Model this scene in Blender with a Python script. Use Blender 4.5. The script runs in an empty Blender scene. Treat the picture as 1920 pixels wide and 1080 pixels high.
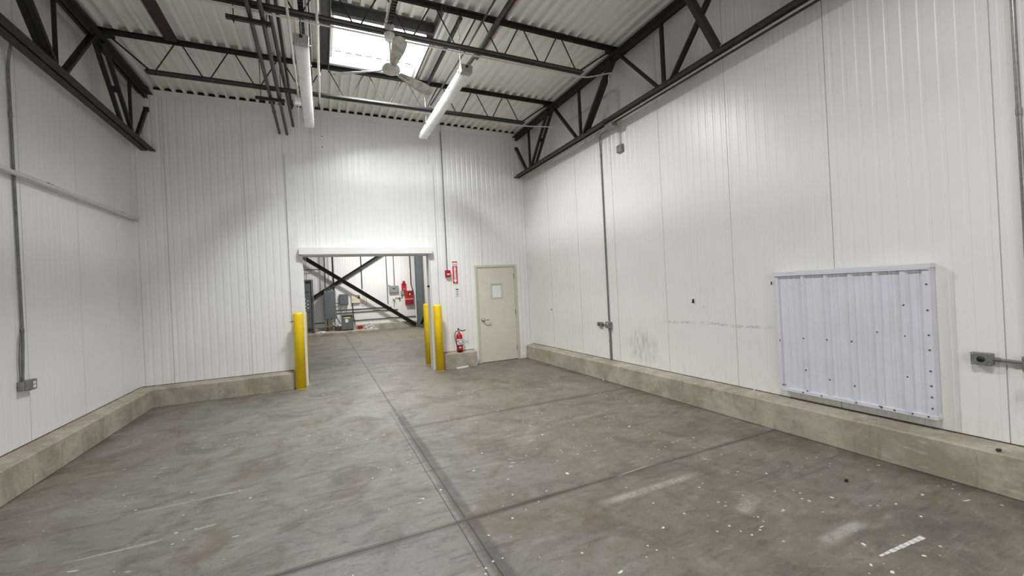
import bpy, math, random
from mathutils import Vector, Matrix
R_ = random.Random(7)
S = bpy.context.scene
COL = S.collection

# ------------------------------------------------------------------ camera, world, light, exposure
cam_d = bpy.data.cameras.new('camera'); cam = bpy.data.objects.new('camera', cam_d); COL.objects.link(cam)
YAW, PIT, ROL = .4319, .0019, -.0494
_f = Vector((math.sin(YAW)*math.cos(PIT), math.cos(YAW)*math.cos(PIT), math.sin(PIT)))
_r = Vector((math.cos(YAW), -math.sin(YAW), 0)); _u = _r.cross(_f)
_r2 = math.cos(ROL)*_r + math.sin(ROL)*_u; _u2 = -math.sin(ROL)*_r + math.cos(ROL)*_u
m3 = Matrix((_r2, _u2, -_f)).transposed()
cam.matrix_world = Matrix.Translation((0, 0, 1.627)) @ m3.to_4x4()
cam_d.sensor_width = 36; cam_d.lens = 777.78*36/1920; cam_d.clip_start = .05; cam_d.clip_end = 100
S.camera = cam
w = bpy.data.worlds.new('world'); S.world = w; w.use_nodes = True
w.node_tree.nodes['Background'].inputs[0].default_value = (.8, .9, 1, 1)
w.node_tree.nodes['Background'].inputs[1].default_value = .3
S.view_settings.view_transform = 'Standard'; S.view_settings.look = 'None'
S.view_settings.gamma = 1; S.view_settings.use_curve_mapping = False
S.view_settings.exposure = 0.14

SKY_L = 5.0         # the glowing translucent roof panels
def area(name, loc, sx, sy, power, color=(1, .985, .96), rot=(0, 0, 0), spread=math.pi):
    d = bpy.data.lights.new(name, 'AREA'); d.shape = 'RECTANGLE'; d.size = sx; d.size_y = sy
    d.energy = power; d.color = color; d.spread = spread
    o = bpy.data.objects.new(name, d); COL.objects.link(o); o.location = loc; o.rotation_euler = rot
    return o
# daylight from high in the sky coming down through the three roof panels
for ya, yb, pw_ in ((5.56, 6.80, 212), (-.2, 1.1, 95), (-5.4, -4.2, 60)):
    area('daylight', (.9, (ya+yb)/2, 5.355), .62, .62, pw_, (.965, .985, 1), rot=(-.08, -.24, 0), spread=math.radians(156))
# added soft fill behind the camera to lift the walls; no opening there
area('rear_fill', (-1.0, -5.9, 1.9), 3.0, 3.4, 112, (.965, .985, 1), rot=(math.pi/2, 0, 0))
# strip lamps under the roof of the room beyond the opening
area('lamp_far_room', (2.3, 18.2, 4.9), 1.0, .25, 235)
area('lamp_middle_room', (1.2, 12.6, 5.0), 1.2, 1.2, 100)

# ------------------------------------------------------------------ helpers
def lin(c):
    return tuple((v/12.92 if v <= .04045 else ((v+.055)/1.055)**2.4) for v in c)
def s8(r, g, b): return lin((r/255, g/255, b/255))

class MB:
    def __init__(s): s.v = []; s.f = []; s.sm = []
    def add(s, vs, fs, smooth=False):
        n = len(s.v); s.v += [Vector(v) for v in vs]; s.f += [tuple(i+n for i in f) for f in fs]; s.sm += [smooth]*len(fs)
        return s
    def box(s, x0, x1, y0, y1, z0, z1):
        vs = [(x, y, z) for z in (z0, z1) for y in (y0, y1) for x in (x0, x1)]
        return s.add(vs, [(0, 2, 3, 1), (4, 5, 7, 6), (0, 1, 5, 4), (2, 6, 7, 3), (0, 4, 6, 2), (1, 3, 7, 5)])
    def sweep(s, prof, p0, p1, u, v):
        """closed 2-D profile carried from p0 to p1, profile axes u and v"""
        p0, p1, u, v = map(Vector, (p0, p1, u, v)); n = len(prof)
        vs = [p0+u*a+v*b for a, b in prof] + [p1+u*a+v*b for a, b in prof]
        if (p1-p0).dot(u.cross(v)) < 0:
            vs = vs[:n][::-1] + vs[n:][::-1]
        fs = [(i, (i+1) % n, n+(i+1) % n, n+i) for i in range(n)] + [tuple(range(n))[::-1], tuple(range(n, 2*n))]
        return s.add(vs, fs)
    def bar(s, p0, p1, w, h, up=(0, 0, 1)):
        p0, p1, up = Vector(p0), Vector(p1), Vector(up); d = (p1-p0).normalized()
        u = d.cross(up).normalized(); v = u.cross(d).normalized()
        return s.sweep([(-w/2, -h/2), (w/2, -h/2), (w/2, h/2), (-w/2, h/2)], p0, p1, u, v)
    def angle(s, p0, p1, u, v, w, h, t):
        """L profile: leg w along u, leg h along v"""
        return s.sweep([(0, 0), (w, 0), (w, t), (t, t), (t, h), (0, h)], p0, p1, u, v)
    def tube(s, pts, r, n=12, caps=True):
        pts = [Vector(p) for p in pts]; m = len(pts); vs = []; N = None
        for i, p in enumerate(pts):
            d = ((pts[min(i+1, m-1)]-pts[i]).normalized() + (pts[i]-pts[max(i-1, 0)]).normalized()).normalized()
            if N is None:
                N = d.orthogonal().normalized()
            else:
                N = (N - d*N.dot(d)).normalized()
            B = d.cross(N)
            for k in range(n):
                a = 2*math.pi*k/n; vs.append(p + (N*math.cos(a)+B*math.sin(a))*r)
        fs = [(i*n+k, i*n+(k+1) % n, (i+1)*n+(k+1) % n, (i+1)*n+k) for i in range(m-1) for k in range(n)]
        s.add(vs, fs, True)
        if caps:
            s.add(vs[:n], [tuple(range(n))[::-1]]); s.add(vs[-n:], [tuple(range(n))])
        return s
    def lathe(s, prof, c=(0, 0, 0), axis='z', n=32):
        """prof: (radius, height) pairs, closed at both ends by radius 0"""
        c = Vector(c); vs = []
        for r, h in prof:
            for k in range(n):
                a = 2*math.pi*k/n; x, y = r*math.cos(a), r*math.sin(a)
                q = (x, y, h) if axis == 'z' else ((x, -h, y) if axis == '-y' else ((-h, x, y) if axis == '-x' else (h, x, y)))
                vs.append(c+Vector(q))
        fs = [(i*n+k, i*n+(k+1) % n, (i+1)*n+(k+1) % n, (i+1)*n+k) for i in range(len(prof)-1) for k in range(n)]
        return s.add(vs, fs, True)
    def poly(s, pts, thick, nrm):
        pts = [Vector(p) for p in pts]; n = len(pts); nrm = Vector(nrm)*thick
        vs = pts+[p+nrm for p in pts]
        fs = [tuple(range(n))[::-1], tuple(range(n, 2*n))]+[(i, (i+1) % n, n+(i+1) % n, n+i) for i in range(n)]
        return s.add(vs, fs)
    def build(s, name, mat, parent=None, bevel=0, kind=None, origin=None, seg=2):
        me = bpy.data.meshes.new(name)
        if parent is not None:
            o0 = wloc(parent)
        elif origin is not None:
            o0 = Vector(origin)
        else:
            lo = [min(v[i] for v in s.v) for i in range(3)]; hi = [max(v[i] for v in s.v) for i in range(3)]
            o0 = Vector(((lo[0]+hi[0])/2, (lo[1]+hi[1])/2, lo[2]))
        me.from_pydata([v-o0 for v in s.v], [], s.f)
        for p, q in zip(me.polygons, s.sm): p.use_smooth = q
        me.materials.append(mat); me.validate()
        o = bpy.data.objects.new(name, me); COL.objects.link(o)
        if parent is not None: o.parent = parent
        else: o.location = o0
        if bevel:
            b = o.modifiers.new('bevel', 'BEVEL'); b.width = bevel; b.segments = seg; b.limit_method = 'ANGLE'; b.angle_limit = math.radians(50)
        if kind: o['kind'] = kind
        return o
def wloc(o):
    p = Vector(o.location)
    while o.parent is not None: o = o.parent; p += Vector(o.location)
    return p
def tag(o, label, cat, group=None):
    o['label'] = label; o['category'] = cat
    if group: o['group'] = group
    return o
def thing(name, label, cat, loc=(0, 0, 0), group=None):
    o = bpy.data.objects.new(name, None); COL.objects.link(o); o.location = loc; o.empty_display_size = .1
    return tag(o, label, cat, group)
def struct_root(name, loc):
    o = bpy.data.objects.new(name, None); COL.objects.link(o); o.location = loc; o.empty_display_size = .1
    o['kind'] = 'structure'; return o
def dup(root, loc, label=None):
    r = root.copy(); COL.objects.link(r); r.location = loc
    if label: r['label'] = label
    for ch in list(root.children):
        c = ch.copy(); COL.objects.link(c); c.parent = r
        for g in list(ch.children):
            d = g.copy(); COL.objects.link(d); d.parent = c
    return r
def fillet(pts, r=.08, n=6):
    pts = [Vector(p) for p in pts]; out = [pts[0]]
    for i in range(1, len(pts)-1):
        a, b, c = pts[i-1], pts[i], pts[i+1]
        q = min(r, (a-b).length*.45, (c-b).length*.45); p0 = b+(a-b).normalized()*q; p1 = b+(c-b).normalized()*q
        for k in range(n+1):
            t = k/n; out.append(p0*(1-t)**2 + b*2*t*(1-t) + p1*t*t)
    out.append(pts[-1]); return out
def text(name, body, size, loc, mat, parent, rot=(math.pi/2, 0, 0), spacing=1.0, align='CENTER'):
    c = bpy.data.curves.new(name, 'FONT'); c.body = body; c.size = size; c.align_x = align; c.align_y = 'CENTER'
    c.extrude = .0006; c.space_line = spacing; c.materials.append(mat)
    q = bpy.data.objects.new(name, c); COL.objects.link(q); bpy.context.view_layer.update()
    me = bpy.data.meshes.new_from_object(q.evaluated_get(bpy.context.evaluated_depsgraph_get())); bpy.data.objects.remove(q)
    o = bpy.data.objects.new(name, me); COL.objects.link(o); o.parent = parent; o.location = Vector(loc)-wloc(parent); o.rotation_euler = rot
    return o

# ------------------------------------------------------------------ materials
class NT:
    def __init__(s, name):
        s.m = bpy.data.materials.new(name); s.m.use_nodes = True; s.t = s.m.node_tree; s.n = s.t.nodes
        s.b = s.n['Principled BSDF']; tc = s.n.new('ShaderNodeTexCoord')
        s.geo = s.n.new('ShaderNodeNewGeometry').outputs['Position']; s.obj = tc.outputs['Object']
    def L(s, a, b): s.t.links.new(a, b)
    def put(s, sock, v):
        if isinstance(v, bpy.types.NodeSocket): s.L(v, sock)
        elif isinstance(v, tuple) and len(v) == 3 and sock.type == 'RGBA': sock.default_value = (*v, 1)
        else: sock.default_value = v
    def math(s, op, a, b=0.0, c=None, clamp=False):
        n = s.n.new('ShaderNodeMath'); n.operation = op; n.use_clamp = clamp; s.put(n.inputs[0], a); s.put(n.inputs[1], b)
        if c is not None: s.put(n.inputs[2], c)
        return n.outputs[0]
    def sep(s, v):
        n = s.n.new('ShaderNodeSeparateXYZ'); s.L(v, n.inputs[0]); return n.outputs
    def mapping(s, v, scale=(1, 1, 1), rot=(0, 0, 0), loc=(0, 0, 0)):
        n = s.n.new('ShaderNodeMapping'); s.L(v, n.inputs[0]); n.inputs['Scale'].default_value = scale
        n.inputs['Rotation'].default_value = rot; n.inputs['Location'].default_value = loc; return n.outputs[0]
    def noise(s, v, scale, detail=4, rough=.55, dist=0):
        n = s.n.new('ShaderNodeTexNoise'); s.L(v, n.inputs['Vector']); n.inputs['Scale'].default_value = scale
        n.inputs['Detail'].default_value = detail; n.inputs['Roughness'].default_value = rough; n.inputs['Distortion'].default_value = dist
        return n.outputs['Fac']
    def voro(s, v, scale, rnd=1.0):
        n = s.n.new('ShaderNodeTexVoronoi'); s.L(v, n.inputs['Vector']); n.inputs['Scale'].default_value = scale
        n.inputs['Randomness'].default_value = rnd; return n.outputs['Distance'], n.outputs['Color']
    def ramp(s, fac, lo, hi):
        n = s.n.new('ShaderNodeMapRange'); s.put(n.inputs[0], fac); n.inputs[1].default_value = lo; n.inputs[2].default_value = hi
        n.inputs[3].default_value = 0; n.inputs[4].default_value = 1; n.clamp = True; n.interpolation_type = 'SMOOTHSTEP'; return n.outputs[0]
    def mix(s, f, a, b):
        n = s.n.new('ShaderNodeMix'); n.data_type = 'RGBA'; s.put(n.inputs[0], f)
        s.put(n.inputs[6], a if isinstance(a, bpy.types.NodeSocket) else (*a, 1)); s.put(n.inputs[7], b if isinstance(b, bpy.types.NodeSocket) else (*b, 1))
        return n.outputs[2]
    def bump(s, h, strength=.3, dist=.01):
        n = s.n.new('ShaderNodeBump'); s.L(h, n.inputs['Height']); n.inputs['Strength'].default_value = strength; n.inputs['Distance'].default_value = dist
        s.L(n.outputs[0], s.b.inputs['Normal'])
    def out(s, col, rough=.5, metal=0., spec=.5):
        s.put(s.b.inputs['Base Color'], col if isinstance(col, bpy.types.NodeSocket) else (*col, 1)); s.put(s.b.inputs['Roughness'], rough); s.b.inputs['Metallic'].default_value = metal
        s.b.inputs['Specular IOR Level'].default_value = spec; return s.m
def paint(name, c, rough=.5, metal=0., spec=.5, var=.12, scale=9, dirt=None):
    k = NT(name); n = k.noise(k.geo, scale, 5, .6)
    c2 = tuple(v*(1-var*2) for v in c)
    col = k.mix(k.ramp(n, .35, .7), c, c2)
    if dirt:
        n2 = k.noise(k.geo, scale*2.7, 6, .7); col = k.mix(k.ramp(n2, .55, .72), col, dirt)
    rr = k.math('MULTIPLY_ADD', n, .12, rough-.06)
    return k.out(col, rr, metal, spec)
M = {}
M['steel'] = paint('black painted steel', (.018, .018, .018), .55, var=.2, scale=14, dirt=(.035, .032, .028))
M['girder'] = paint('dark grey steel', (.03, .029, .027), .6, var=.2, scale=10, dirt=(.055, .05, .042))
M['rust'] = paint('rust brown primer steel', (.045, .022, .017), .6, var=.25, dirt=(.06, .03, .02))
M['framegrey'] = paint('grey primed steel', (.085, .085, .085), .5, var=.15)
M['pipe'] = paint('dark grey pipe', (.065, .065, .06), .42, metal=.3, var=.2)
M['teal'] = paint('dark teal pipe', (.018, .03, .03), .5)
M['emt'] = paint('galvanised conduit', (.33, .33, .32), .32, metal=.85, var=.12, scale=30)
M['emtb'] = paint('bright galvanised conduit', (.50, .50, .48), .3, metal=.35, var=.08, scale=30)
M['emtg'] = paint('dull green grey conduit', (.20, .22, .20), .5, metal=.3, var=.15, scale=20)
M['cwhite'] = paint('white painted conduit', (.62, .61, .57), .45, var=.06)
M['boxgrey'] = paint('cast grey box', (.27, .28, .28), .4, metal=.5, var=.15, scale=25)
M['yellow'] = paint('yellow bollard sleeve', s8(252, 214, 10), .42, var=.05, scale=6, dirt=s8(225, 180, 10))
M['trim'] = paint('white painted trim', (.80, .80, .785), .4, var=.03, scale=3)
M['white'] = paint('white plastic', (.75, .75, .73), .4, var=.03)
M['fanwhite'] = paint('dusty white fan enamel', (.76, .73, .68), .4, var=.2, scale=12, dirt=(.45, .41, .35))
M['lens'] = paint('milky acrylic lens', (.86, .86, .85), .28, var=.03, scale=4)
_b = M['lens'].node_tree.nodes['Principled BSDF']; _b.inputs['Subsurface Weight'].default_value = .9; _b.inputs['Subsurface Radius'].default_value = (.12, .12, .12); _b.inputs['Subsurface Scale'].default_value = 1.0
M['fixt'] = paint('pale grey fibreglass', (.42, .41, .38), .5, var=.1)
M['black'] = paint('black plastic', (.012, .012, .012), .4)
M['chrome'] = paint('brushed steel', (.5, .5, .49), .28, metal=1., var=.08, scale=40)
M['red'] = paint('red enamel', s8(190, 22, 28), .35, var=.08)
M['dred'] = paint('deep red enamel', s8(150, 14, 22), .4, var=.1)
M['signred'] = paint('sign red', s8(196, 16, 36), .45, var=.04)
M['door'] = paint('beige grey door paint', s8(212, 207, 192), .45, var=.02, scale=3)
M['dframe'] = paint('beige grey frame paint', s8(200, 195, 180), .45, var=.03, scale=6)
M['cab'] = paint('blue grey cabinet enamel', s8(96, 106, 108), .42, var=.05, scale=5)
M['cabl'] = paint('light grey cabinet enamel', s8(142, 145, 142), .42, var=.05, scale=5)
M['cream'] = paint('cream plastic', s8(222, 212, 180), .45, var=.04)
M['vent'] = paint('bluish white sheet metal', s8(216, 216, 226), .38, var=.03, scale=4)
M['green'] = paint('green tag', s8(30, 120, 70), .5)
M['blue'] = paint('blue tag', s8(50, 70, 150), .5)
M['yel2'] = paint('yellow label', s8(220, 205, 70), .5)
M['paper'] = paint('white label', s8(232, 232, 232), .6)
M['ink'] = paint('black ink', (.015, .015, .015), .6)
M['redcable'] = paint('red cable', s8(120, 28, 32), .55)
M['brass'] = paint('pale brass', (.6, .5, .3), .4, metal=.5)
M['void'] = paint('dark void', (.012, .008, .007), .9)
M['glassy'] = paint('frosted vision pane', s8(222, 228, 228), .12, var=.03)
M['plastbag'] = paint('clear plastic wrap', (.55, .55, .53), .25, var=.3, scale=30)

k = NT('white wall panel'); n1 = k.noise(k.geo, 1.3, 4); n2 = k.noise(k.mapping(k.geo, (30, 30, 2.2)), 1.0, 4, .6)
col = k.mix(k.ramp(n1, .3, .75), (.82, .82, .795), (.79, .79, .765)); col = k.mix(k.math('MULTIPLY', k.ramp(n2, .5, .8), .35), col, (.72, .715, .69))
M['wall'] = k.out(col, .30, spec=.5)
def rightwall():
    k = NT('white wall panel with scuffs'); P = k.sep(k.geo); X, Y, Z = P
    n1 = k.noise(k.geo, 1.1, 4); col = k.mix(k.ramp(n1, .3, .75), (.80, .785, .74), (.765, .75, .705))
    # long faint scuff at chest height
    wob = k.math('MULTIPLY_ADD', k.noise(k.geo, 1.7, 3), .10, 1.0)
    d = k.math('ABSOLUTE', k.math('SUBTRACT', Z, wob))
    line = k.math('SUBTRACT', 1.0, k.ramp(d, .004, .028)); ng = k.ramp(k.noise(k.mapping(k.geo, (1, 6, 14)), 2.2, 5, .75), .44, .68)
    rng = k.math('MULTIPLY', k.ramp(Y, 2.8, 3.2), k.math('SUBTRACT', 1.0, k.ramp(Y, 4.4, 4.8)))
    mk = k.math('MULTIPLY', k.math('MULTIPLY', line, ng), k.math('MULTIPLY', rng, .75)); col = k.mix(mk, col, (.27, .235, .17))
    # rubbed patch low on the wall beyond the conduit
    g1 = k.math('POWER', k.math('DIVIDE', k.math('SUBTRACT', Y, 5.05), .36), 2.0); g2 = k.math('POWER', k.math('DIVIDE', k.math('SUBTRACT', Z, .62), .28), 2.0)
    g = k.math('SUBTRACT', 1.0, k.ramp(k.math('ADD', g1, g2), .1, 1.5)); ns = k.ramp(k.noise(k.mapping(k.geo, (1, 9, 2)), 2.4, 6, .7), .4, .72)
    col = k.mix(k.math('MULTIPLY', k.math('MULTIPLY', g, ns), .62), col, (.33, .28, .22))
    # specks
    dd, cc = k.voro(k.geo, 5.5); sp = k.math('SUBTRACT', 1.0, k.ramp(dd, .018, .04)); c0 = k.sep(cc)[0]
    low = k.math('SUBTRACT', 1.0, k.ramp(Z, 1.2, 1.6)); col = k.mix(k.math('MULTIPLY', k.math('MULTIPLY', sp, k.ramp(c0, .84, .86)), low), col, (.12, .11, .1))
    # scrapes between the panel seams around eye height
    h1 = k.math('SUBTRACT', 1.0, k.ramp(k.math('ABSOLUTE', k.math('SUBTRACT', Z, 1.22)), .03, .10)); h2 = k.math('SUBTRACT', 1.0, k.ramp(k.math('ABSOLUTE', k.math('SUBTRACT', Y, 4.0)), .15, .35))
    ns2 = k.ramp(k.noise(k.mapping(k.geo, (1, 14, 22)), 1.4, 6, .8), .60, .66); col = k.mix(k.math('MULTIPLY', k.math('MULTIPLY', h1, h2), k.math('MULTIPLY', ns2, .8)), col, (.2, .19, .16))
    # grime just above the kerb
    gl = k.math('SUBTRACT', 1.0, k.ramp(Z, .30, .62)); ng2 = k.ramp(k.noise(k.mapping(k.geo, (1, 7, 1.6)), 2.0, 5, .7), .45, .8)
    col = k.mix(k.math('MULTIPLY', k.math('MULTIPLY', gl, ng2), .3), col, (.4, .36, .3))
    return k.out(col, .34, spec=.45)
M['wallr'] = rightwall()
k = NT('off white roof deck'); n1 = k.noise(k.geo, 2.0, 5); n2 = k.noise(k.geo, 16, 5, .7)
col = k.mix(k.ramp(n1, .3, .7), (.87, .855, .81), (.82, .805, .755)); col = k.mix(k.math('MULTIPLY', k.ramp(n2, .62, .75), .3), col, (.3, .26, .2)); M['deck'] = k.out(col, .42, spec=.5)
def concrete(name, cA, cB, cC):
    k = NT(name); P = k.geo
    a = k.noise(P, 2.0, 8, .68, .5); b = k.noise(P, 20, 9, .78); c = k.noise(k.mapping(P, (3.5, 3.5, 14)), 2.0, 8, .72)
    d = k.noise(k.mapping(P, (5, 5, 1.2)), 2.0, 6, .7)
    col = k.mix(k.ramp(a, .38, .62), cA, cB); col = k.mix(k.math('MULTIPLY', k.ramp(b, .5, .72), .4), col, cC)
    col = k.mix(k.math('MULTIPLY', k.ramp(c, .54, .68), .5), col, tuple(v*1.3 for v in cA)); col = k.mix(k.math('MULTIPLY', k.ramp(d, .56, .7), .45), col, cC)
    k.bump(b, .35, .006)
    return k.out(col, .75, spec=.3)
M['kerb'] = concrete('weathered kerb concrete', s8(180, 172, 158), s8(153, 143, 128), s8(114, 106, 94))
def floor_mat():
    k = NT('worn concrete floor'); P = k.sep(k.geo); X, Y, Z = P
    big = k.noise(k.geo, .42, 5, .6); med = k.noise(k.geo, 2.0, 8, .68, .8); fine = k.noise(k.geo, 34, 9, .8)
    ms = k.noise(k.mapping(k.geo, (1.0, 2.6, 1), (0, 0, .1)), 6.0, 9, .78, .4)
    strk = k.noise(k.mapping(k.geo, (.8, 6.5, 1), (0, 0, .12)), 1.9, 9, .76, .5)
    side = k.math('ADD', k.math('MAXIMUM', k.ramp(X, .2, 2.6), k.math('MULTIPLY', k.math('SUBTRACT', 1.0, k.ramp(X, -2.4, -.6)), .6)), k.math('MULTIPLY_ADD', big, 1.8, -.9), clamp=True)
    col = k.mix(side, s8(129, 127, 118), s8(123, 114, 102))
    col = k.mix(k.math('MULTIPLY', k.ramp(med, .46, .66), .65), col, s8(94, 86, 77))
    col = k.mix(k.math('MULTIPLY', k.math('SUBTRACT', 1.0, k.ramp(med, .30, .46)), .5), col, s8(150, 147, 137))
    col = k.mix(k.math('MULTIPLY', k.ramp(strk, .54, .68), .6), col, s8(79, 72, 64))
    col = k.mix(k.math('MULTIPLY', k.math('SUBTRACT', 1.0, k.ramp(strk, .32, .45)), .55), col, s8(152, 147, 137))
    col = k.mix(k.math('MULTIPLY', k.ramp(ms, .52, .66), .55), col, s8(79, 73, 66))
    col = k.mix(k.math('MULTIPLY', k.math('SUBTRACT', 1.0, k.ramp(ms, .32, .45)), .45), col, s8(157, 154, 143))
    col = k.mix(k.math('MULTIPLY', k.ramp(fine, .5, .72), .35), col, s8(62, 56, 49))
    rb = k.noise(k.geo, 1.15, 6, .7, 1.0); col = k.mix(k.math('MULTIPLY', k.ramp(rb, .52, .68), .6), col, s8(106, 85, 66))
    wig = k.math('MULTIPLY_ADD', k.noise(k.geo, 3.0, 4), .03, -.015)
    patch = k.noise(k.geo, 2.6, 4, .6)
    def joint(A, pos, lineW, stainW, stain, lim=None, side=0.0):
        nonlocal col
        d = k.math('ABSOLUTE', k.math('ADD', k.math('SUBTRACT', A, pos), k.math('MULTIPLY', wig, .25)))
        ln = k.math('SUBTRACT', 1.0, k.ramp(d, lineW*.4, lineW*1.3))
        d2 = k.math('ABSOLUTE', k.math('ADD', k.math('SUBTRACT', A, pos+side), wig)); st = k.math('SUBTRACT', 1.0, k.ramp(d2, stainW*.45, stainW))
        st = k.math('MULTIPLY', st, k.math('MULTIPLY_ADD', k.ramp(patch, .3, .7), .5, .5))
        if lim is not None: ln = k.math('MULTIPLY', ln, lim); st = k.math('MULTIPLY', st, lim)
        col = k.mix(k.math('MULTIPLY', st, stain), col, s8(72, 68, 62)); col = k.mix(k.math('MULTIPLY', ln, .8), col, s8(46, 40, 34))
    near = k.math('SUBTRACT', 1.0, k.ramp(Y, 5.6, 6.2))
    joint(X, .868, .006, .075, .75, near, .02); joint(X, .868 if True else 0, .009, .03, .3, k.ramp(Y, 5.6, 6.2))
    joint(X, .80, .004, .01, .2, near)
    joint(Y, 2.85, .006, .045, .8, k.math('SUBTRACT', 1.0, k.math('MULTIPLY', k.ramp(X, 1.5, 2.4), .55))); joint(Y, 2.85, .004, .02, .3); joint(Y, 5.15, .008, .07, .45, k.ramp(X, .8, 1.0)); joint(Y, 9.2, .010, .03, .2); joint(Y, 14.2, .012, .04, .3)
    # white paint flecks and short scratches, thick on the right-hand slab
    cl = k.math('MULTIPLY', k.ramp(k.noise(k.geo, 1.3, 4, .6), .46, .64), .55)
    for gx, gy, gr in ((2.9, 3.7, .9), (2.0, 2.15, .45), (3.05, 1.5, .5), (2.6, 1.95, .6), (3.3, 2.6, .7), (2.4, 4.7, .8), (1.9, 6.6, .9), (-1.2, 5.9, .5), (-.9, 6.9, .4), (-1.3, 3.6, .35), (-.8, 3.65, .3)):
        g = k.math('ADD', k.math('POWER', k.math('SUBTRACT', X, gx), 2.0), k.math('POWER', k.math('SUBTRACT', Y, gy), 2.0))
        cl = k.math('MAXIMUM', cl, k.math('SUBTRACT', 1.0, k.ramp(k.math('SQRT', g), gr*.3, gr)))
    for sc, th, pick, rot, strx in ((22, .22, .68, .3, 1), (12, .15, .72, 1.2, 1), (14, .11, .70, .25, .22), (10, .08, .70, -.5, .16), (9, .08, .76, .9, .13), (16, .10, .72, .05, .25)):
        v = k.mapping(k.mapping(k.geo, (1, 1, 1), (0, 0, rot)), (strx, 1, .01))
        dd, cc = k.voro(v, sc); c3 = k.sep(cc); r = k.math('MULTIPLY', c3[1], th)
        r = k.math('MULTIPLY', r, k.math('MULTIPLY_ADD', fine, 1.6, .2))
        m = k.math('MULTIPLY', k.math('LESS_THAN', dd, r), k.math('GREATER_THAN', c3[0], pick)); m = k.math('MULTIPLY', m, k.math('GREATER_THAN', cl, k.math('MULTIPLY', c3[2], .95)))
        col = k.mix(k.math('MULTIPLY', m, .85), col, s8(214, 210, 199))
    # dark scratches
    v = k.mapping(k.mapping(k.geo, (1, 1, 1), (0, 0, 1.9)), (.1, 1, .01)); dd, cc = k.voro(v, 7); c3 = k.sep(cc)
    m = k.math('MULTIPLY', k.math('LESS_THAN', dd, k.math('MULTIPLY', c3[1], .035)), k.math('GREATER_THAN', c3[0], .75)); col = k.mix(k.math('MULTIPLY', m, .5), col, s8(58, 52, 45))
    # pale scraped drags
    for (ax, ay, ln, an, wd) in ((2.3, 2.55, .55, .0, .06), (-1.32, 3.68, .30, .02, .02), (-1.0, 4.27, .45, .0, .022), (2.42, 2.86, .25, .05, .012), (-1.0, 6.87, .4, .9, .012), (2.72, 2.03, .18, .3, .08), (2.9, 1.53, .28, .0, .06), (-.84, 3.73, .09, .1, .025)):
        v = k.mapping(k.geo, (1, 1, 1), (0, 0, -an), (0, 0, 0)); ca, sa = math.cos(-an), math.sin(-an); cx, cy = ax*ca-ay*sa, ax*sa+ay*ca
        q = k.sep(v); du = k.math('ABSOLUTE', k.math('SUBTRACT', q[0], cx)); dv = k.math('ABSOLUTE', k.math('ADD', k.math('SUBTRACT', q[1], cy), wig))
        m = k.math('MULTIPLY', k.math('SUBTRACT', 1.0, k.ramp(du, ln*.5, ln)), k.math('SUBTRACT', 1.0, k.ramp(dv, wd*.2, wd)))
        m = k.math('MULTIPLY', m, k.ramp(k.math('ADD', k.math('MULTIPLY', fine, .5), k.math('MULTIPLY', med, .5)), .38, .56)); col = k.mix(k.math('MULTIPLY', m, .48), col, s8(205, 202, 192))
    # grime where floor meets the kerbs
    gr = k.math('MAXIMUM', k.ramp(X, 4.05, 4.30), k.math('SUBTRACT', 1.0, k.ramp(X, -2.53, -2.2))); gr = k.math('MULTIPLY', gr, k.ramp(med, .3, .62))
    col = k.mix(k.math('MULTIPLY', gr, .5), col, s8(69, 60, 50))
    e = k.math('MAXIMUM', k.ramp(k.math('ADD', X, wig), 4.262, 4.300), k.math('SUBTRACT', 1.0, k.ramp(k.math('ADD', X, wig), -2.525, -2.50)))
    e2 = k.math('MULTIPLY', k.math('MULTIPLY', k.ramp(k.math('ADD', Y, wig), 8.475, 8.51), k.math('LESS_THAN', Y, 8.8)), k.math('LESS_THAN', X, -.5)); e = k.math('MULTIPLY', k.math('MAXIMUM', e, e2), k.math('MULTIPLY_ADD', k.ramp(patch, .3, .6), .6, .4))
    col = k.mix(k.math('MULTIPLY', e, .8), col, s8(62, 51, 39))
    k.bump(fine, .25, .003)
    return k.out(col, k.math('MULTIPLY_ADD', med, .25, .42), spec=.4)
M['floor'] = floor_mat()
k = NT('daylit translucent panel'); em = k.n.new('ShaderNodeEmission'); em.inputs[0].default_value = (.97, 1.0, .985, 1); em.inputs[1].default_value = SKY_L
k.L(em.outputs[0], k.n['Material Output'].inputs[0]); M['sky'] = k.m

# ------------------------------------------------------------------ room shell
D, L, R, H, KH = 8.724, -2.728, 4.506, 5.25, .318
YB = -6.0; DF = 20.9; XF = 4.65; XFL = -7.0
MB().box(-8, 6, YB-.3, DF+.3, -.2, 0).build('floor', M['floor'], kind='structure', origin=(0, 0, 0))

def prof_line(a0, a1, s0, pw, nr=10, dep=.0048):
    """(coordinate, recess) points of a pressed wall panel: shallow ribs and a groove at each seam"""
    ev = []
    k0 = math.floor((a0-s0)/pw)-1; k1 = math.ceil((a1-s0)/pw)+1
    for kk in range(k0, k1):
        b = s0+kk*pw; ev += [(b-.004, 0), (b-.003, .014), (b+.003, .014), (b+.004, 0)]
        for j in range(nr):
            c = b+(j+.5)*pw/nr; q = pw/nr
            ev += [(c-.17*q, 0), (c-.10*q, dep), (c+.10*q, dep), (c+.17*q, 0)]
    ev = [e for e in ev if a0 < e[0] < a1]
    return [(a0, 0)]+ev+[(a1, 0)]
def skin(mb, fn, a0, a1, z0, z1, s0, pw, **kw):
    pr = prof_line(a0, a1, s0, pw, **kw); vs = [fn(a, d, z0) for a, d in pr]+[fn(a, d, z1) for a, d in pr]; n = len(pr)
    return mb.add(vs, [(i, i+1, n+i+1, n+i) for i in range(n-1)])
fb = lambda a, d, z: (a, D+d, z)
OX0, OX1, OZ = -.29, 2.115, 2.44
DX0, DX1, DZ = 3.125, 4.135, 2.185
mb = MB()
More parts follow.
